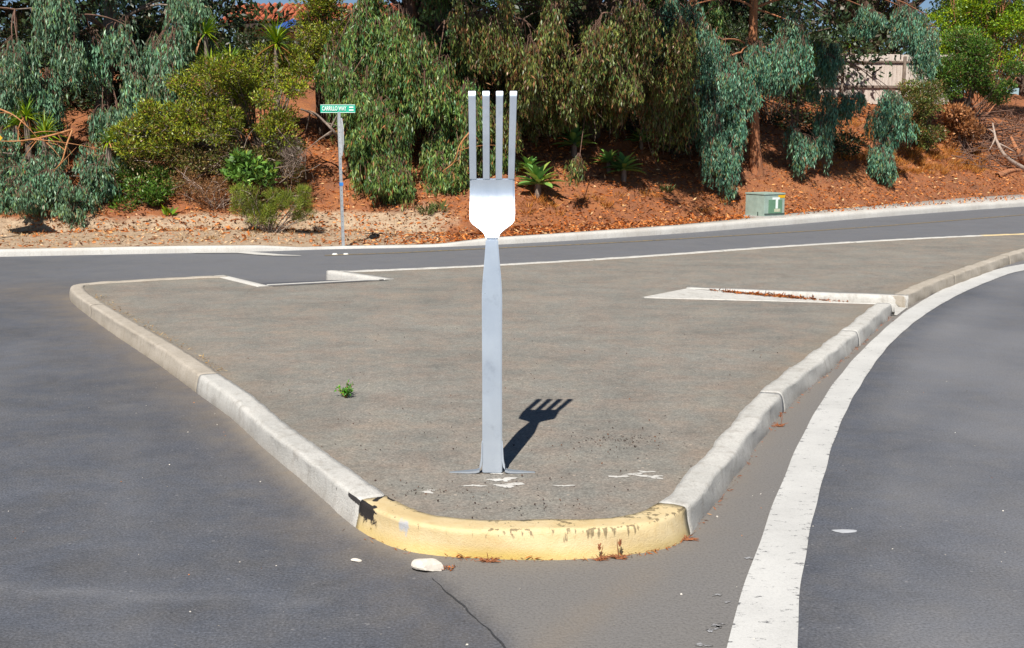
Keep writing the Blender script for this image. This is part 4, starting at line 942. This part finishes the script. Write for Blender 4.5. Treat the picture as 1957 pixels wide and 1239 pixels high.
pfs = fill_puffs(505, 565, 270, 330, 25.0, 25.6, 6, .2, .3)
bush("grey leafless twiggy brush on the bank next to the bare orange slope", "bush", gb(540, 25.4), pfs, ([(.24, .19, .16), (.17, .13, .11)], [1, 1]), "dry_brush", 380, (.08, .2), (.004, .008), "dead_wood", .012)
def Db(px, py): return on_bank(px, py).y
d = min(Db(1870, 205), 44); pfs = fill_puffs(1780, 1970, 10, 120, d, d + 2.0, 34, .45, .8) + fill_puffs(1800, 2060, -110, 40, d, d + 2, 26, .5, .9)
bush("bright lime-green leafy tree growing beside the end of the board fence", "tree", gb(1870, d + 1), pfs, LIME, "lime_tree", 680, (.07, .15), (.035, .06), "bark_red", .08)
d = min(Db(1830, 235), 41.2); pfs = fill_puffs(1775, 1880, 70, 180, d - 1.2, d + .2, 26, .38, .66) + fill_puffs(1850, 1945, 130, 195, d - 1, d, 9, .28, .45)
bush("mid-green bush hiding the right end of the board fence", "bush", gb(1830, d), pfs, GREEN, "green_bush", 680, (.06, .12), (.025, .045), "bark_dark", .05)
d = Db(1770, 285); pfs = fill_puffs(1730, 1800, 165, 275, d - .9, d + .3, 17, .3, .48)
bush("olive and brown bush behind the hanging blue-green curtain below the fence", "bush", gb(1770, d), pfs, ([(.12, .145, .04), (.09, .12, .035), (.19, .11, .05), (.22, .15, .06)], [3, 3, 1.2, 1]), "olive_bush", 560, (.06, .12), (.025, .045), "bark_dark", .04)
pfs = fill_puffs(1490, 1560, 60, 165, 32.5, 33.5, 10, .25, .4)
bush("leafy light-green shrub next to the red eucalyptus trunk", "bush", gb(1520, 33.4), pfs, ([(.16, .23, .05), (.11, .18, .045), (.22, .25, .07), (.16, .1, .05)], [3, 3, 1.4, .6]), "leafy_shrub", 330, (.07, .14), (.03, .05), "bark_dark", .03)
d = Db(1840, 295); pfs = fill_puffs(1805, 1865, 210, 285, d - .5, d + .3, 14, .26, .42)
bush("mound of curled rust-brown dead leaves on branches beside the brush pile", "dead foliage", gb(1840, d), pfs, BROWN, "dead_leaf_mound", 380, (.08, .16), (.04, .07), "dead_wood", .025)
SHADE_LEAF = ([(.03, .048, .02), (.045, .07, .026), (.06, .05, .03), (.02, .03, .015), (.08, .10, .035)], [3, 3, 1.5, 2, .8])  # filler bushes for the gaps: shade put into near-black leaf colours
for lb, p0, p1_, y0, y1, D, k in [("shade-coloured filler undergrowth under the tall blue-green eucalyptus", 10, 150, 60, 300, 28.5, 26), ("shade-coloured filler undergrowth between the acacia and the tall blue-green eucalyptus", 170, 350, 60, 270, 28.5, 30),
        ("shade-coloured filler brush at the foot of the olive-green eucalyptus", 690, 850, 100, 290, 29.5, 30), ("shade-coloured filler brush behind the fork's tines", 860, 1020, 60, 300, 30, 36), ("shade-coloured filler brush beside the hanging vines", 1030, 1200, 40, 250, 30.8, 36),
        ("shade-coloured filler brush below the olive eucalyptus", 1200, 1380, 40, 270, 31.8, 36), ("shade-coloured filler brush behind the red eucalyptus trunk", 1380, 1560, 60, 210, 36.5, 26), ("shade-coloured filler hedge below the tile-roofed house", 400, 600, 92, 150, 31.5, 24), ("shade-coloured filler scrub under the overhanging blue-green curtains", 1490, 1620, 215, 300, 35.5, 10)]:
    pfs = fill_puffs(p0, p1_, y0, y1, D - .5, D + .8, k, .4, .75); bush(lb, "bush", gb((p0 + p1_) / 2, D), pfs, SHADE_LEAF, "shade_filler", 340, (.08, .16), (.03, .06), "bark_dark", .03, .1)
# dark trees behind everything
def back_tree(label, px, D, spread, z0, z1, k, palette=DARKG):
    b = gb(px, D); pfs = []
    for _ in range(k):
        a = at(px, 0, D); pfs.append((a.x + random.gauss(0, spread * .45), D + random.gauss(0, spread * .25), random.uniform(z0, z1), random.uniform(.8, 1.4)))
    t = thing("background_tree", label, "tree", b); ob_ = np.array(b); cen = np.array([q[:3] for q in pfs]); rad = np.array([q[3] for q in pfs])
    paths = [(curve3(ob_ - [0, 0, .2], ob_ + [0, 0, z1 - b.z - .5], 0, 7, .2), np.linspace(.28, .1, 7))] + [(curve3(ob_ + [0, 0, (c[2] - ob_[2]) * .4], c, .2, 6, .1), np.linspace(.1, .02, 6)) for c in cen]
    V, F, cl = puff_cloud(cen, rad, palette, 330, (.15, .30), (.07, .14), .2)
    Vb, Fb = tubes(paths, 6); link("trunk", meshnp("trunk", Vb - ob_, Fb), "bark_dark", t); link("crown", meshnp("crown", V - ob_, F, col=cl), "leaf", t)
back_tree("dark dense evergreen behind the tall blue-green weeping eucalyptus", 120, 36, 6, 3, 9.5, 60)
back_tree("dark evergreen between the tall blue-green eucalyptus and the tile-roofed house", 300, 39, 2.0, 3, 7.0, 20)
back_tree("dark dense evergreen behind the olive-green eucalyptus above the street sign", 800, 37, 5, 2.6, 9.5, 56)
back_tree("dark dense evergreen behind the dark sparse eucalyptus", 1110, 38, 6, 2.6, 10, 76)
back_tree("dark evergreen behind the red-trunked eucalyptus", 1390, 41, 5, 3.5, 10, 60)
back_tree("dark evergreen standing behind the board fence", 1650, 51, 7, 5, 11.5, 64, ([(.04, .06, .025), (.07, .09, .035), (.11, .12, .06), (.03, .045, .02)], [3, 3, 1, 2]))
back_tree("dark evergreen behind the bright lime-green tree", 1950, 58, 7, 5, 13, 44)
back_tree("dark evergreen beyond the yellow warning sign", -180, 34, 5, 2, 9, 34)

# ------------------------------------------------------------------ rosettes
def strap_mesh(L_, W_, fold, bend, nseg=6, shape=None):
    Vv, Ff = [], []
    for i in range(nseg + 1):
        t = i / nseg; w_ = W_ * (shape(t) if shape else (math.sin(math.pi * (.12 + .88 * t)) ** .8)) / 2; x = L_ * t; z = -bend * L_ * t * t
        Vv += [(x, -w_, z + fold * w_), (x, 0, z), (x, w_, z + fold * w_)]
    for i in range(nseg):
        for j in range(2): a = i * 3 + j; Ff.append((a, a + 3, a + 4, a + 1))
    return np.array(Vv), np.array(Ff)
ag_var = []
for i, c in enumerate([(.15, .33, .08), (.10, .24, .075), (.22, .40, .09), (.30, .40, .08)]):
    V, F = strap_mesh(.50, .19, .45, .20, 7, lambda t: max(.02, (.35 + 1.3 * t) * (1 - t ** 2.6)) if t < 1 else 0)
    ag_var.append(meshnp("agave_leaf", V, F, col=np.tile([c], (len(V), 1)) * (1 + R.normal(0, .05, (len(V), 1))), smooth=True)); ag_var[-1].materials.append(M["leaf"])
def agave(px, py, s, label, tilt=.35):
    b = on_bank(px, py + 24 * s); t = thing("agave_plant", label, "agave", b, random.uniform(0, 6), "agave rosettes on the bank"); t.scale = (s, s, s)
    Vs_, Fs_ = tubes([(np.array([(0, 0, -.15), (0, 0, .1), (0, .0, .26)]), np.array([.06, .06, .05]))], 7); link("stem", meshnp("stem", Vs_, Fs_), "bark_grey", t)
    k = 24
    for i in range(k):
        o = link("leaf", random.choice(ag_var), None, t); el = .05 + 1.25 * (i / k) ** 1.1; o.location = (0, 0, .2 + .07 * i / k)
        o.rotation_euler = (random.uniform(-.15, .15), -el, i * 2.399 + random.uniform(-.15, .15)); q = random.uniform(.8, 1.1) * (1 - .25 * i / k); o.scale = (q, q, q)
for a in [(1028, 346, 1.35, "large agave rosette just behind the fork's head"), (1097, 268, 1.3, "agave rosette up the slope behind the fork's tines"), (1192, 318, 1.15, "low agave rosette above the pale patch of mulch"),
          (1163, 306, 1.0, "small agave rosette against the low rosette above the pale patch"), (1262, 232, 1.25, "agave rosette high on the shaded bank"), (1242, 190, .8, "topmost small agave rosette on the shaded bank"),
          (1225, 262, 1.0, "shaded dark agave rosette between the upper and lower rosettes"), (1010, 320, .9, "dark agave rosette crowding behind the large one"), (1285, 255, .7, "small agave rosette at the edge of the shaded group")]:
    agave(*a)
def yucca(P, s, label, base=None, cols=LIME, dead=True):
    base = Vector(base) if base is not None else Vector((P.x, P.y, float(tz(P.x, P.y))))
    t = thing("yucca_plant", label, "yucca", base, 0, "yucca heads on the bank"); off = np.array(P) - np.array(base)
    Vs_, Fs_ = tubes([(curve3((0, 0, -.1), off, 0, 6, .05), np.linspace(.08, .06, 6))], 7); link("stem", meshnp("stem", Vs_, Fs_), "bark_grey", t)
    Va, Fa, Ca, o = [], [], [], 0
    for i in range(64):
        V, F = strap_mesh(.55 * s * random.uniform(.8, 1.1), .042 * s, .5, random.uniform(.05, .45), 5, lambda q: max(.03, 1 - q ** 2.2) * (.6 + .4 * min(1, q * 4)))
        el = math.radians(random.uniform(-35, 85)); mtx = np.array(Matrix.Rotation(random.uniform(0, 6.283), 3, 'Z') @ Matrix.Rotation(-el, 3, 'Y'))
        V = V @ mtx.T + off; Va.append(V); Fa.append(F + o); o += len(V); c = pal(*cols, 1, .15) if el > -.35 or not dead else pal(*BROWN, 1, .15); Ca.append(np.repeat(c, len(V), 0))
    link("leaves", meshnp("leaves", np.vstack(Va), np.vstack(Fa), col=np.vstack(Ca), smooth=True), "leaf", t)
for a in [(392, 66, 26.9, 1.0, "yucca head below the drooping blue-green foliage near the house"), (404, 138, 26.1, 1.15, "bright yucca head rising out of the acacia bush"), (440, 122, 26.3, .95, "second yucca head against the bright one in the acacia bush"), (528, 84, 27.2, 1.25, "yellowish yucca head in front of the house roof"),
          (50, 222, 24.9, .9, "yucca head between the bare orange branches by the warning sign"), (86, 258, 24.7, 1.0, "low yucca head under the bare orange branch"), (30, 240, 25.2, .8, "small yucca head next to the yellow warning sign"), (208, 270, 24.9, .7, "slim yucca under the blue-green curtain"), (1625, 90, 43.6, .9, "small yucca peeping over the board fence")]:
    P = at(a[0], a[1], a[2]); yucca(P, a[3], a[4])

# ------------------------------------------------------------------ bare branches and brush
def branch_thing(name, label, pts, r0, side=6, mtn="branch_orange", cat="branch"):
    P = [np.array(p) for p in pts]; base = P[0]; t = thing(name, label, cat, tuple(base)); C_ = catmull(np.array(P), .08) - base
    paths = [(C_, np.linspace(r0, r0 * .3, len(C_)))]
    for _ in range(side):
        i = random.randint(len(C_) // 4, len(C_) - 2); e = C_[i] + R.normal(0, 1, 3) * np.array([.45, .2, .35]) + np.array([0, 0, -.15]); paths.append((curve3(C_[i], e, .06, 6, .04), np.linspace(r0 * .45, .004, 6)))
    V, F = tubes(paths, 6); link("limb", meshnp("limb", V, F, smooth=True), mtn, t); return t
branch_thing("bare_branch", "bare orange branch reaching sideways over the blue-green shrub by the warning sign", [at(138, 248, 24.6), at(110, 256, 24.3), at(75, 264, 24.2), at(35, 270, 24.0), at(2, 270, 24.0)], .03)
branch_thing("bare_branch", "bare orange branch bending down into the low blue-green shrub", [at(138, 250, 24.55), at(128, 275, 24.3), at(118, 308, 24.1), at(96, 335, 24.0)], .024, 4)
branch_thing("bare_branch", "thin bare branch slanting down towards the yucca heads by the warning sign", [at(-10, 205, 24.4), at(25, 220, 24.3), at(50, 240, 24.2), at(70, 262, 24.25)], .022, 4)
branch_thing("bare_branch", "thin orange twig arching beside the fork's left tine", [at(905, 245, 26.2), at(880, 275, 26.0), at(868, 310, 26.0), at(845, 328, 26.1)], .022, 3)
branch_thing("bare_branch", "pale leaning dead branch across the bare orange slope", [on_bank(665, 300), at(640, 255, 25.9), at(610, 225, 26.2), at(575, 208, 26.4)], .06, 8, "bark_grey")
branch_thing("bare_branch", "pale curved vine hanging in the dark eucalyptus behind the fork", [at(1095, 115, 28.5), at(1122, 140, 28.4), at(1130, 175, 28.4), at(1138, 210, 28.5), at(1155, 230, 28.6)], .016, 1, "bark_grey")
tb = gb(400, 25.2); paths = []
for _ in range(70):
    c = at(random.uniform(240, 620), random.uniform(255, 385), random.uniform(24.7, 25.7)); c.z = max(c.z, float(tz(c.x, c.y)) + .05); d = R.normal(0, 1, 3) * np.array([.22, .12, .18]); paths.append((curve3(np.array(c) - d, np.array(c) + d, R.normal(0, .12), 6, .08), np.linspace(.009, .003, 6)))
t = thing("twig_tangle", "tangle of bare brown twigs running through the scrub left of the street sign", "brush", tb); V, F = tubes(paths, 4); link("twigs", meshnp("twigs", V - np.array(tb), F), "bark_grey", t)["kind"] = "stuff"
# trunk split lower stem of red eucalyptus
dl_ = on_bank(1930, 325).y
branch_thing("brush_limb", "pale curved dead limb lying on the brush pile by the kerb", [on_bank(1968, 330), at(1925, 302, dl_ - .2), at(1905, 270, dl_), at(1897, 236, dl_ + .5)], .10, 3, "dead_wood")
branch_thing("brush_limb", "thick reddish log lying behind the pale dead limb", [on_bank(1962, 318), at(1945, 290, dl_ + .5), at(1932, 262, dl_ + .8)], .15, 2, "bark_red", "log")
branch_thing("brush_limb", "short reddish log lying at the foot of the brush pile", [on_bank(1905, 338), at(1935, 326, dl_ - .1), on_bank(1975, 328)], .12, 1, "bark_red", "log")
bp_ = on_bank(1890, 318); t = thing("brush_pile", "tangled pile of brown cut twigs on the bank beyond the kerb", "brush pile", bp_); paths = []
for _ in range(300):
    c = on_bank(random.uniform(1835, 1990), random.uniform(225, 330)); c.z += random.uniform(.02, .55)
    d = R.normal(0, 1, 3) * np.array([.75, .4, .3]); paths.append((curve3(np.array(c) - d * .6, np.array(c) + d * .6, R.normal(0, .12), 6, .06), np.linspace(.020, .007, 6)))
V, F = tubes(paths, 4); o = link("twigs", meshnp("twigs", V - np.array(bp_), F), "twig", t)
# hanging bare twigs in the dark tree
hs = []
for _ in range(120):
    p = at(random.uniform(930, 1340), random.uniform(10, 230), random.uniform(28.6, 30.5)); q = np.array(p) + np.array([R.normal(0, .18), R.normal(0, .1), -R.uniform(.5, 1.5)]); hs.append((curve3(p, q, R.normal(0, .1), 7, .16), np.linspace(.009, .003, 7)))
b0 = gb(1135, 30.4); V, F = tubes(hs, 4); t = thing("hanging_vine", "tangle of bare grey-brown hanging vines in the dark eucalyptus", "vine", b0); link("strands", meshnp("strands", V - np.array(b0), F), "bark_grey", t)

# ------------------------------------------------------------------ ground cover on the bank
def scatter_flakes(name, k, xr, dr_, size, cols, wts, flat=.35, dens=None, lift=.02):
    x = R.uniform(*xr, k); d = R.uniform(0, 1, k) ** 1.3 * (dr_[1] - dr_[0]) + dr_[0]; d = d * np.sqrt(1 + slopeK(x) ** 2); y = yK(x) + d
    if dens is not None: ok = R.uniform(0, 1, k) < dens(x, y, d); x, y = x[ok], y[ok]
    k = len(x); P = np.stack([x, y, tz(x, y) + R.uniform(0, lift, k)], 1); D = np.stack([R.normal(0, 1, k), R.normal(0, 1, k), R.normal(0, flat, k)], 1)
    c = pal(cols, wts, k, .25); V, F, cl = leaves(P, D, R.uniform(*size, k), R.uniform(.3, .5, k) * np.mean(size), c)
    o = link(name, meshnp(name, V, F, col=cl), "litter"); o["kind"] = "stuff"; return o
o = scatter_flakes("leaf_litter", 52000, (-10, 18), (.35, 7), (.05, .15), [(.40, .15, .06), (.29, .10, .042), (.47, .23, .11), (.54, .35, .20), (.14, .06, .035)], [3, 3.4, 1.8, .9, 3], dens=lambda x, y, d: np.where(d > 2.6, .75, sstep(-4.5, .5, x) * .9 + .04))
tag(o, "rust-brown fallen leaves and bark chips covering the bank", "leaf litter")
o = scatter_flakes("leaf_litter", 3000, (-14, -1), (.6, 5), (.04, .11), [(.42, .27, .16), (.36, .15, .07), (.5, .37, .25)], [2, 3, 1]); tag(o, "scattered dry leaves on the tan verge", "leaf litter")
# dry grass tufts
def grass(name, spots, h, cols, label, per=38):
    Ps, Ds, Ls, Ws = [], [], [], []
    for s in spots:
        k = per; a = R.uniform(0, 2 * np.pi, k); r = R.uniform(0, .14, k); P = np.array(s) + np.stack([np.cos(a) * r, np.sin(a) * r, 0 * a], 1); Ps.append(P)
        Ds.append(np.stack([np.cos(a) * .6 + R.normal(0, .3, k), np.sin(a) * .6 + R.normal(0, .3, k), R.uniform(.5, 1.2, k)], 1)); Ls.append(R.uniform(.5, 1.1, k) * h); Ws.append(np.full(k, .012))
    P = np.vstack(Ps); V, F, cl = leaves(P, np.vstack(Ds), np.concatenate(Ls), np.concatenate(Ws), pal(*cols, len(P), .2)); o = link(name, meshnp(name, V, F, col=cl), "litter"); o["kind"] = "stuff"; tag(o, label, "grass")
DRY = ([(.34, .145, .05), (.28, .11, .04), (.38, .20, .075), (.22, .12, .05)], [3, 3, 2, 1])
sp = [on_bank(random.uniform(1690, 1880), random.uniform(285, 335)) for _ in range(120)] + [on_bank(random.uniform(1560, 1680), random.uniform(225, 330)) for _ in range(40)] + [on_bank(random.uniform(1000, 1400), random.uniform(378, 415)) for _ in range(16)]
grass("dry_grass", sp, .26, DRY, "dry orange grass on the bank below the fence")
sp = [on_bank(random.uniform(10, 700), random.uniform(432, 466)) for _ in range(70)]
grass("dry_grass", sp, .09, ([(.45, .33, .2), (.35, .22, .12)], [1, 1]), "short dry grass on the tan verge", 16)
def sprig(name, label, P, h, cols, k=46, sp_=.6, wd_=.022, cat="weed", rad=.03):
    t = thing(name, label, cat, P); a = R.uniform(0, 6.283, k); Pq = np.stack([np.cos(a) * rad * R.uniform(0, 1, k), np.sin(a) * rad * R.uniform(0, 1, k), R.uniform(-.01, h * .35, k)], 1)
    D = np.stack([np.cos(a) * sp_, np.sin(a) * sp_, R.uniform(.25, 1.1, k)], 1); V, F, cl = leaves(Pq, D, R.uniform(.45, 1, k) * h, np.full(k, wd_), pal(*cols, k, .2)); link("leaves", meshnp("leaves", V, F, col=cl), "leaf", t)
    st = [(curve3((0, 0, -.02), tuple(Pq[i] + D[i] * h * .5), .01, 4), np.linspace(.004, .002, 4)) for i in range(0, k, 5)]; Vb, Fb = tubes(st, 4); link("stems", meshnp("stems", Vb, Fb), "weed_stem", t); return t
GW = ([(.09, .27, .035), (.06, .20, .03), (.15, .35, .05)], [2, 2, 1])
p = on_bank(323, 414); sprig("seedling", "small bright green seedling on the rusty edge of the verge", p, .24, LIME, 30, .7, .07, rad=.05)
for i, (px, py, lb) in enumerate([(815, 412, "small grey-green weed on the mulch right of the street sign"), (840, 408, "grey-green weed on the mulch nearer the fork of the pair"), (1275, 370, "greyish dry weed tuft under the agave rosettes")]):
    sprig("weed", lb, on_bank(px, py), .3, ([(.11, .14, .05), (.08, .11, .04)], [1, 1]), 60, .6, .025, rad=.12)
# green weed on the island
P = (-1.275, 8.63, .142); t = thing("green_weed", "small bright green weed growing through the island asphalt", "weed", P); Va, Fa, Ca, of = [], [], [], 0; stm = []
for s_ in range(15):
    a = random.uniform(0, 6.283); e = np.array([math.cos(a) * .085, math.sin(a) * .085, random.uniform(.04, .115)]) * random.uniform(.5, 1.05); c3 = curve3((0, 0, -.01), e, .03, 6); stm.append((c3, np.linspace(.003, .0015, 6)))
    k = 18; ti = R.uniform(.3, 1, k); Pq = np.stack([np.interp(ti, np.linspace(0, 1, 6), c3[:, q]) for q in range(3)], 1); D = R.normal(0, 1, (k, 3)) + np.array([0, 0, .6]); V, F, cl = leaves(Pq, D, R.uniform(.018, .04, k), R.uniform(.007, .012, k), pal(*GW, k, .2)); Va.append(V); Fa.append(F + of); Ca.append(cl); of += len(V)
link("leaves", meshnp("leaves", np.vstack(Va), np.vstack(Fa), col=np.vstack(Ca)), "leaf", t); Vb, Fb = tubes(stm, 4); link("stems", meshnp("stems", Vb, Fb), "weed_stem", t)

# ------------------------------------------------------------------ small things near the nose
def rock(name, label, loc, s, seed, cat="stone"):
    r = np.random.default_rng(seed); bm = bmesh.new(); bmesh.ops.create_icosphere(bm, subdivisions=3, radius=1)
    cuts = [(Vector(r.normal(0, 1, 3)).normalized(), r.uniform(.42, .75)) for _ in range(9)]
    for v in bm.verts:
        for n_, d_ in cuts:
            e = v.co.dot(n_) - d_
            if e > 0: v.co -= n_ * e
        v.co += v.co * .012 * math.sin(v.co.x * 9 + v.co.y * 7) * math.sin(v.co.z * 8 + 1) + Vector(r.normal(0, .006, 3))
    bmesh.ops.scale(bm, vec=s, verts=bm.verts); zmin = min(v.co.z for v in bm.verts)
    for v in bm.verts: v.co.z -= zmin + .003
    o = bm_obj(name, bm, "rock"); o.location = loc; return tag(o, label, cat)
rock("white_rock", "pale angular broken rock on the asphalt below the yellow kerb nose", (-.408, 5.42, 0), (.092, .055, .042), 3)
rock("small_stone", "small flat pale stone on the dark asphalt left of the broken rock", (-.785, 5.53, 0), (.032, .02, .012), 8)
rock("small_stone", "flat grey stone lying right of the white edge line", (1.80, 5.98, 0), (.075, .03, .006), 9).data.materials[0] = M["grey_stone"]
def dead_weed(x, y, h, label, seed, z=0.0):
    t = thing("dead_weed", label, "weed", (x, y, z)); R2 = random.Random(seed); paths = [(curve3((0, 0, -.01), (R2.uniform(-.02, .02), -.01, h), 0, 6, .004), np.array([.0028, .0025, .0022, .002, .002, .001]))]
    for _ in range(26):
        a = R2.uniform(0, 6.283); l = R2.uniform(.02, .075); paths.append((curve3((R2.uniform(-.02, .02), R2.uniform(-.012, .005), .002), (math.cos(a) * l, min(.004, math.sin(a) * l * .5), R2.uniform(.002, .03)), .006, 4), np.array([.0025, .0025, .002, .001])))
    if h > .07:
        for _ in range(16):
            a = R2.uniform(0, 6.283); z0 = h * R2.uniform(.65, .95); paths.append((curve3((0, -.01, z0), (math.cos(a) * .010, -.01 + math.sin(a) * .010, z0 + .014), .002, 4), np.array([.003, .003, .002, .001])))
    V, F = tubes(paths, 4); link("stalks", meshnp("stalks", V, F), "weed_stem", t)
dead_weed(.545, 5.57, .105, "tallest dry rust-brown weed stalk against the yellow kerb", 1)
dead_weed(.44, 5.545, .085, "thin dry rust-brown weed spike beside the tallest stalk at the yellow kerb", 2)
dead_weed(-.115, 5.52, .055, "short dry rust-brown weed at the middle of the yellow kerb", 3)
dead_weed(.93, 5.84, .03, "flat dry weed at the right end of the yellow kerb", 4)
dead_weed(1.98, 8.28, .11, "dry curled leaf stalk leaning on the grey kerb beside the white line", 6)
# rusty needles gathered along the kerb foot, crumbs on the island
def crumbs(name, label, P, size, cols, mt="litter", flat=.4, ratio=.5, cat="debris"):
    k = len(P); D = np.stack([R.normal(0, 1, k), R.normal(0, 1, k), R.normal(0, flat, k)], 1); Ln = R.uniform(*size, k); V, F, cl = leaves(P, D, Ln, Ln * ratio, pal(*cols, k, .25)); V[:, 2] = np.maximum(V[:, 2], P[:, 2].min() - .002)
    o = link(name, meshnp(name, V, F, col=cl), mt); o["kind"] = "stuff"; tag(o, label, cat); return o
RUST = ([(.30, .10, .04), (.22, .075, .03), (.36, .19, .09), (.14, .07, .045)], [3, 3, 1, 1.5])
def along(p, nn, i0, i1, k, off): 
    i = R.integers(i0, i1, k); q = p[i] - nn[i] * (np.abs(R.normal(0, off, k)) - .004)[:, None]; return np.column_stack([q, R.uniform(.003, .010, k)])
iQ = np.argmin(((p1 - np.array([-.1, 5.55])) ** 2).sum(1))
crumbs("dry_needles", "rust-brown dry needles gathered along the foot of the kerb", np.vstack([along(p1, n1, iQ - 5, iR, 170, .010), along(p1, n1, iR, len(p1) - 1, 300, .018), along(p1, n1, iL, iQ, 25, .03)]), (.015, .05), RUST, ratio=.12)
k = 1500; q = np.column_stack([R.uniform(2.6, 4.4, k), np.zeros(k)]); tq = (q[:, 0] - 2.35) / (4.97 - 2.35); q[:, 1] = 15.08 - tq * .78 - np.abs(R.normal(0, .035, k)); ok = R.uniform(0, 1, k) < np.exp(-((q[:, 0] - 3.35) / .5) ** 2); q = q[ok]; tq = tq[ok]
crumbs("dry_needles", "rust-brown dry needles blown into the corner of the concrete ramp", np.column_stack([q, .15 - tq * .138 + .006]), (.03, .08), RUST, ratio=.25)
def sprinkle(c, s, k, z): return np.column_stack([R.normal(c[0], s[0], k), R.normal(c[1], s[1], k), np.full(k, z)])
isp = np.vstack([sprinkle((.75, 7.35), (.17, .10), 150, .145), sprinkle((.6, 7.1), (.35, .3), 60, .145), sprinkle((.1, 5.95), (.25, .06), 60, .145), sprinkle((-.42, 6.25), (.16, .05), 40, .145), sprinkle((0, 6.3), (.5, .2), 70, .145), sprinkle((-.6, 7.6), (.5, .7), 70, .145), sprinkle((.2, 9.5), (2.0, 2.0), 260, .149)])
isp = isp[inside(isp[:, :2], polyA)]
crumbs("dark_crumbs", "dark asphalt crumbs scattered over the island around the fork", isp, (.006, .017), ([(.05, .035, .03), (.075, .05, .04), (.11, .06, .04)], [3, 2, 1]), flat=.6, ratio=.8)
k = 240; q = np.column_stack([R.uniform(-3.5, 4, k), R.uniform(4.2, 10, k), np.full(k, .003)]); q = q[~inside(q[:, :2], foot_all[::3])]
crumbs("pale_grit", "pale grit sprinkled on the asphalt around the island nose", q, (.006, .016), ([(.45, .42, .38), (.55, .52, .48), (.35, .16, .08)], [3, 1, 1]), flat=.5, ratio=.7)
P = sprinkle((-.31, 5.43), (.022, .014), 45, .006); crumbs("dry_needles", "rusty leaf fragments lying against the broken rock", P, (.01, .03), RUST, ratio=.35)
k = 260; i = R.integers(np.argmin(((p1 - np.array([-5.4, 14.25])) ** 2).sum(1)), iJ, k); q = p1[i] + n1[i] * (.2 + np.abs(R.normal(0, .05, k)))[:, None]
crumbs("dry_needles", "straw-coloured dry weeds along the inner edge of the tan kerb", np.column_stack([q, np.full(k, .149)]), (.02, .05), ([(.38, .26, .12), (.30, .17, .07), (.42, .33, .2)], [2, 2, 1]), ratio=.15)
